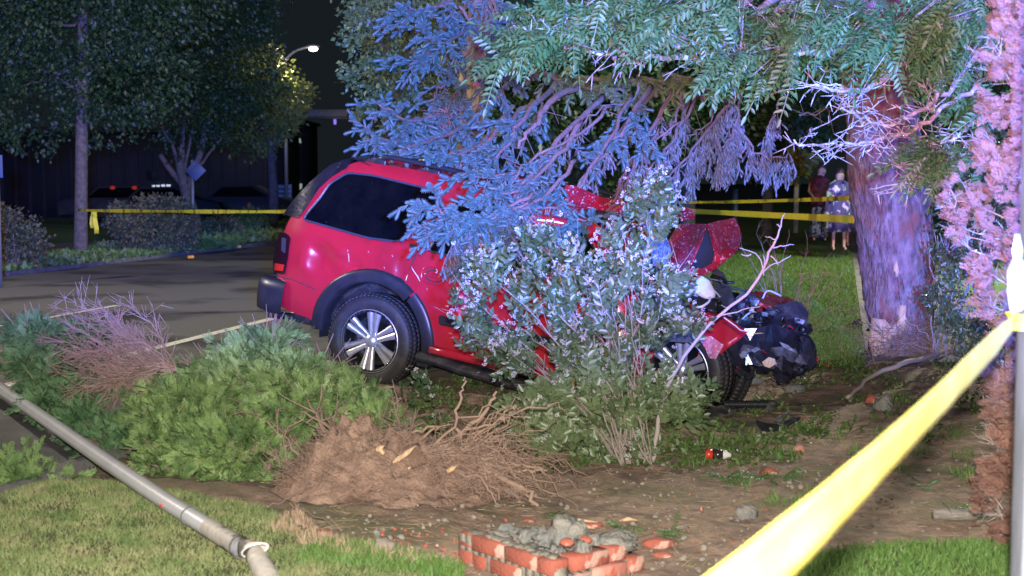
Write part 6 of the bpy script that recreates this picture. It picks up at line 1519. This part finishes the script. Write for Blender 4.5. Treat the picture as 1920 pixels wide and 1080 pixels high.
# buildings across the road
def building(name, label, x0, x1, y0, y1, d, dep, mat):
    a = P(x0, y0, d); b = P(x1, y1, d); w = b.x-a.x; h = a.z+.3; o = empty(name, label, 'building', ((a.x+b.x)/2, d, 0))
    mb = MB(); boxm(mb, (0, dep/2, h/2), (w, dep, h)); mb.obj('wall', mat, o); mb = MB(); boxm(mb, (0, dep/2-.2, h+.12), (w+.6, dep+.6, .24), bev=.03); mb.obj('roof', 'far_dark', o); return o, a, b, w, h
bu, a, b, w, h = building('long_building', 'long dark low building behind the street trees with a few lit windows', -120, 505, 262, 420, 62, 9, 'far_wall')
k = 0
for px in range(-100, 500, 26):
    c = P(px, 330, 62)-bu.location
    mb = MB(); boxm(mb, (c.x, -.02, 1.5), (.14, .06, 3.0), bev=.01); mb.obj('pilaster', 'far_wall', bu)
for x0_, x1_, y0_, y1_, m_ in ((286,300,347,357,'lit_tube'), (303,320,346,361,'lit_tube'), (258,263,348,357,'window_wall_glow'), (276,300,320,337,'far_wall')):
    a = P(x0_, y0_, 62)-bu.location; b = P(x1_, y1_, 62)-bu.location; mb = MB(); boxm(mb, ((a.x+b.x)/2, -.03, (a.z+b.z)/2), (b.x-a.x, .08, a.z-b.z)); wn = mb.obj('window', m_, bu)
    mb = MB(); boxm(mb, ((a.x+b.x)/2, -.08, (a.z+b.z)/2), (.05, .03, a.z-b.z)); mb.obj('mullion', 'far_dark', wn)
wb, a, b, w, h = building('white_building', 'pale lit building front half hidden by the tree left of the spruce', 530, 566, 236, 372, 120, 10, 'far_dark')
for pts, m_ in (([(532,240),(552,240),(562,256),(565,268),(548,266),(531,262)], 'window_wall_glow'), ([(534,286),(552,286),(560,300),(548,308),(540,312),(534,306)], 'window_wall_glow'), ([(542,346),(566,344),(566,352),(558,360),(546,356)], 'window_wall_glow')):  # lamplight on the pale wall is put in as glow of these panels
    v = [P(x, y, 119.9)-wb.location for x, y in pts]; mb = MB(); n_ = len(v); mb.add([tuple(q_) for q_ in v]+[tuple(q_+Vector((0, .1, 0))) for q_ in v], [tuple(range(n_)), tuple(range(2*n_-1, n_-1, -1))]+[(i, (i+1) % n_, n_+(i+1) % n_, n_+i) for i in range(n_)]); mb.obj('wall_glow_panel', m_, wb)
# parked cars at the building, tail lamps faint red
for i, (px, d, lab, rl) in enumerate([(230, 55, 'dark parked car with faint red tail lamps left of the lit windows', [(211,352),(252,352)]), (455, 58, 'black rounded parked car left of the stakes, seen in silhouette', []), (310, 52, 'dark low parked car in front of the lit windows', [])]):
    o = empty('parked_car', lab, 'car', (P(px, 380, d).x, d, .05)); sc_ = 1.0
    prof = [(-2.2,.35),(-2.25,.8),(-2.0,.95),(-1.2,1.0),(-.7,1.42),(.6,1.45),(1.3,1.0),(2.1,.85),(2.25,.6),(2.2,.35)]
    mb = MB(); V = [(x, -.85, z) for x, z in prof]+[(x, .85, z) for x, z in prof]; n_ = len(prof)
    mb.add(V, [tuple(range(n_)), tuple(range(2*n_-1, n_-1, -1))]+[(j, (j+1) % n_, n_+(j+1) % n_, n_+j) for j in range(n_)]); mb.obj('body', 'far_dark', o)
    mb = MB(); mb.add([(-1.1,-.86,1.0),(-.65,-.86,1.36),(.55,-.86,1.38),(1.15,-.86,1.0),(-1.1,-.875,1.0),(-.65,-.875,1.36),(.55,-.875,1.38),(1.15,-.875,1.0)], [(4,5,6,7),(0,1,5,4),(1,2,6,5),(2,3,7,6)]); mb.obj('side_window', 'dark_glass', o)
    for x in (-1.35, 1.35):
        for y in (-.78, .78):
            mb = MB(); tube(mb, [(x, y-.1, .32), (x, y+.1, .32)], .32, 16); mb.obj('wheel', 'rubber', o)
    for x, y in rl:
        mb = MB(); c = P(x, y, d-1)-o.location; ico(mb, c, (.12, .08, .08), 1); mb.obj('tail_lamp', 'lamp_red', o)
# orange reflectors along the far kerb
for i, (x, y) in enumerate([(358,485),(448,465),(517,446)]):
    g = G(x, y); mb = MB(); boxm(mb, (0, 0, .05), (.14, .1, .07), bev=.02); o = mb.obj('road_reflector', 'orange_reflector', None, **tagd(['nearest orange reflector on the far kerb, below the dark bush', 'middle orange reflector on the far kerb', 'farthest orange reflector, just left of the tail light'][i], 'reflector', 'orange kerb reflectors')); o.location = (g.x, g.y, -.01)
# shrubs across the road
def far_shrub(label, blobs, n, ls, mat, name='shrub', tp=LQ):
    c0, r0 = blobs[0]; o = empty(name, label, 'shrub', (c0[0], c0[1], 0)); off = np.array(o.location); crown([(np.array(c)-off, r) for c, r in blobs], n, ls, tpl=tp, shell_=.5).obj('foliage', mat, o, kind='stuff')
    for k in range(7):
        c, r = blobs[k % len(blobs)]; mb = MB(); tube(mb, [(random.uniform(-.2, .2), 0, 0), tuple((np.array(c)-off)+rng.normal(0, .4, 3)*np.array(r))], [.03, .01], 5); mb.obj('stem', 'twig_brown', o)
    return o
far_shrub('dusty dark bush cut off by the left edge', [B_(20,460,28,.75,.7,.6), B_(-30,440,28,.8,.7,.6), B_(50,480,28,.35,.5,.3)], 6000, .075, 'bg_shrub')
far_shrub('large dark bush with brownish top between the two street trees', [B_(290,430,34,.95,.8,.70), B_(240,410,34,.5,.6,.4), B_(330,420,34,.45,.6,.5), B_(300,390,34,.7,.6,.25)], 9000, .085, 'bg_shrub')
far_shrub('small rounded dark shrub right of the leaning tree', [B_(415,424,42,.55,.5,.28), B_(395,430,42,.3,.4,.22)], 2500, .09, 'bg_shrub')
far_shrub('bright green leafy shrub behind the left stake', [B_(468,408,46,.45,.4,.28), B_(450,412,46,.3,.3,.22), B_(490,418,46,.4,.3,.2)], 2200, .10, 'bg_shrub_green')
# ground cover strips across the road
def cover(name, s0, s1, t0, t1, n, L, mat, label, up=1.2, tp=LQ):
    T = []; 
    while len(T) < n:
        s = random.uniform(s0, s1); t = random.uniform(t0, t1)
        if L < .1 or noise.noise(Vector((s*.8, t*.5, 0))) > -.25: T.append(road(s, t, .05))
    T = np.array([tuple(q) for q in T]); D = np.stack([rng.normal(0, .8, n), rng.normal(0, .8, n), rng.uniform(.2, up, n)], -1); mb = MB(); scat(mb, tp[0], tp[1], frames(D, None, L*rng.uniform(.6, 1.6, n)), T); return mb.obj(name, mat, None, kind='stuff', label=label, category='ground cover')
cover('ground_cover', -10.4, -8.0, 8, 34, 16000, .13, 'bg_shrub_green', 'dense low ground cover along the far kerb')
cover('ground_cover', -10.6, -7.9, 20, 48, 9000, .2, 'bg_shrub_green', 'brighter ground cover at the road bend below the stakes')
cover('lawn_tufts', 2.8, 7.58, 2.5, 24, 90000, .055, 'grass_fresh', 'mown grass strip between road and sidewalk behind the car', up=2.5, tp=BL3)
# posts beyond the right-hand tapes
upright('white_pole', 'slim white pole standing beyond the upper right tape', 'post', 1494, 322, 0, 46, .16, 'white_plastic')
bp_, hh = upright('blue_marker_post', 'short blue post beyond the right tapes, above the red hood', 'post', 1379, 354, 0, 34, .14, 'sign_blue')

# ---- three onlookers far along the sidewalk
def person(label, x, y, feet, d, pose, cloth, group='people standing beyond the tape'):
    g = P(x, feet, d); o = empty('person', label, 'person', (g.x, d, g.z), group); sc = 1.0
    J = {'pel': (0,0,.95), 'sp': (0,.01,1.15), 'ch': (0,0,1.36), 'nk': (0,0,1.50), 'hd': (pose.get('hx', 0),-.03,1.60), 'ht': (pose.get('hx', 0)*1.3,-.02,1.71)}
    for s, n_ in ((-1, 'l'), (1, 'r')):
        J.update({n_+'hip': (s*.10,0,.92), n_+'kn': (s*.11+pose.get('st', 0)*s,-.03,.50), n_+'an': (s*.12+pose.get('st', 0)*s*1.5,.0,.08), n_+'to': (s*.13+pose.get('st', 0)*s*1.5,-.15,.04), n_+'sh': (s*.18,0,1.43), n_+'el': (s*.25,-.02,1.15), n_+'wr': (s*.20,pose.get('arm', -.12),.95+pose.get('lift', 0)), n_+'ha': (s*.17,pose.get('arm', -.12)-.05,.88+pose.get('lift', 0))})
    names = list(J); E = [('pel','sp'),('sp','ch'),('ch','nk'),('nk','hd'),('hd','ht')]
    for s in 'lr': E += [('pel',s+'hip'),(s+'hip',s+'kn'),(s+'kn',s+'an'),(s+'an',s+'to'),('ch',s+'sh'),(s+'sh',s+'el'),(s+'el',s+'wr'),(s+'wr',s+'ha')]
    Rr = {'pel': .13, 'sp': .12, 'ch': .14, 'nk': .06, 'hd': .115, 'ht': .10}
    for s in 'lr': Rr.update({s+'hip': .085, s+'kn': .055, s+'an': .038, s+'to': .032, s+'sh': .06, s+'el': .042, s+'wr': .028, s+'ha': .035})
    me = bpy.data.meshes.new('body'); me.from_pydata([J[n_] for n_ in names], [(names.index(a), names.index(b)) for a, b in E], []); me.materials.append(M['skin'])
    bo_ = bpy.data.objects.new('body', me); COL.objects.link(bo_); bo_.parent = o; sk = bo_.modifiers.new('s', 'SKIN'); 
    for i, n_ in enumerate(names): me.skin_vertices[0].data[i].radius = (Rr[n_], Rr[n_]*.85)
    me.skin_vertices[0].data[0].use_root = True; su = bo_.modifiers.new('u', 'SUBSURF'); su.levels = 1; su.render_levels = 1
    mb = MB(); ico(mb, (J['hd'][0]*1.2, .035, 1.69), (.115, .11, .125), 2, .10, 3, 2); mb.obj('hair', 'hair_dark', o, smooth=True)
    for nm, mat, pr in cloth:
        mb = MB(); rows = []
        for z, rx, ry, fo_ in pr:
            rows.append([((rx+fo_*sin(j*1.9+z*3))*cos(2*pi*j/28), (ry+fo_*sin(j*1.9+z*3))*sin(2*pi*j/28), z) for j in range(29)])
        loft(mb, rows); oo = mb.obj(nm, mat, o, smooth=True); md = oo.modifiers.new('t', 'SOLIDIFY'); md.thickness = .012
    return o
def leg(s, st=0): return [(.10, .05+.02, .06, .005), (.5, .08, .08, .006), (.9, .10, .10, .004)]
person('person in dark red plaid top and checked trousers, leftmost beyond the tape', 1535, 400, 452, 33, {'lift': .1, 'hx': .05, 'arm': -.2}, [('shirt', 'cloth_plaid', [(.80,.22,.16,.01),(1.0,.21,.16,.01),(1.25,.24,.17,.008),(1.42,.23,.15,.004),(1.52,.08,.08,0)]), ('trousers', 'cloth_check', [(.08,.20,.11,.02),(.5,.20,.13,.02),(.84,.19,.15,.01)])])
person('person wrapped in a patterned pale and purple blanket, middle of the three', 1572, 400, 470, 31, {'lift': .25, 'arm': -.25}, [('blanket', 'cloth_floral', [(.42,.36,.24,.04),(.7,.36,.26,.05),(1.0,.33,.26,.04),(1.3,.29,.22,.03),(1.46,.22,.16,.02),(1.54,.10,.10,0)]), ('shirt', 'cloth_pale', [(.88,.20,.15,.01),(1.2,.22,.16,.01),(1.45,.19,.13,0)])])
person('person in a long dark purple coat half hidden by the thick trunk', 1598, 400, 462, 32.5, {'lift': .0}, [('coat', 'cloth_purple', [(.35,.28,.20,.03),(.7,.27,.19,.02),(1.1,.25,.17,.01),(1.4,.23,.15,.005),(1.52,.09,.09,0)])])

print('TRIS', sum(len(m.loops)-2*len(m.polygons) for m in bpy.data.meshes))
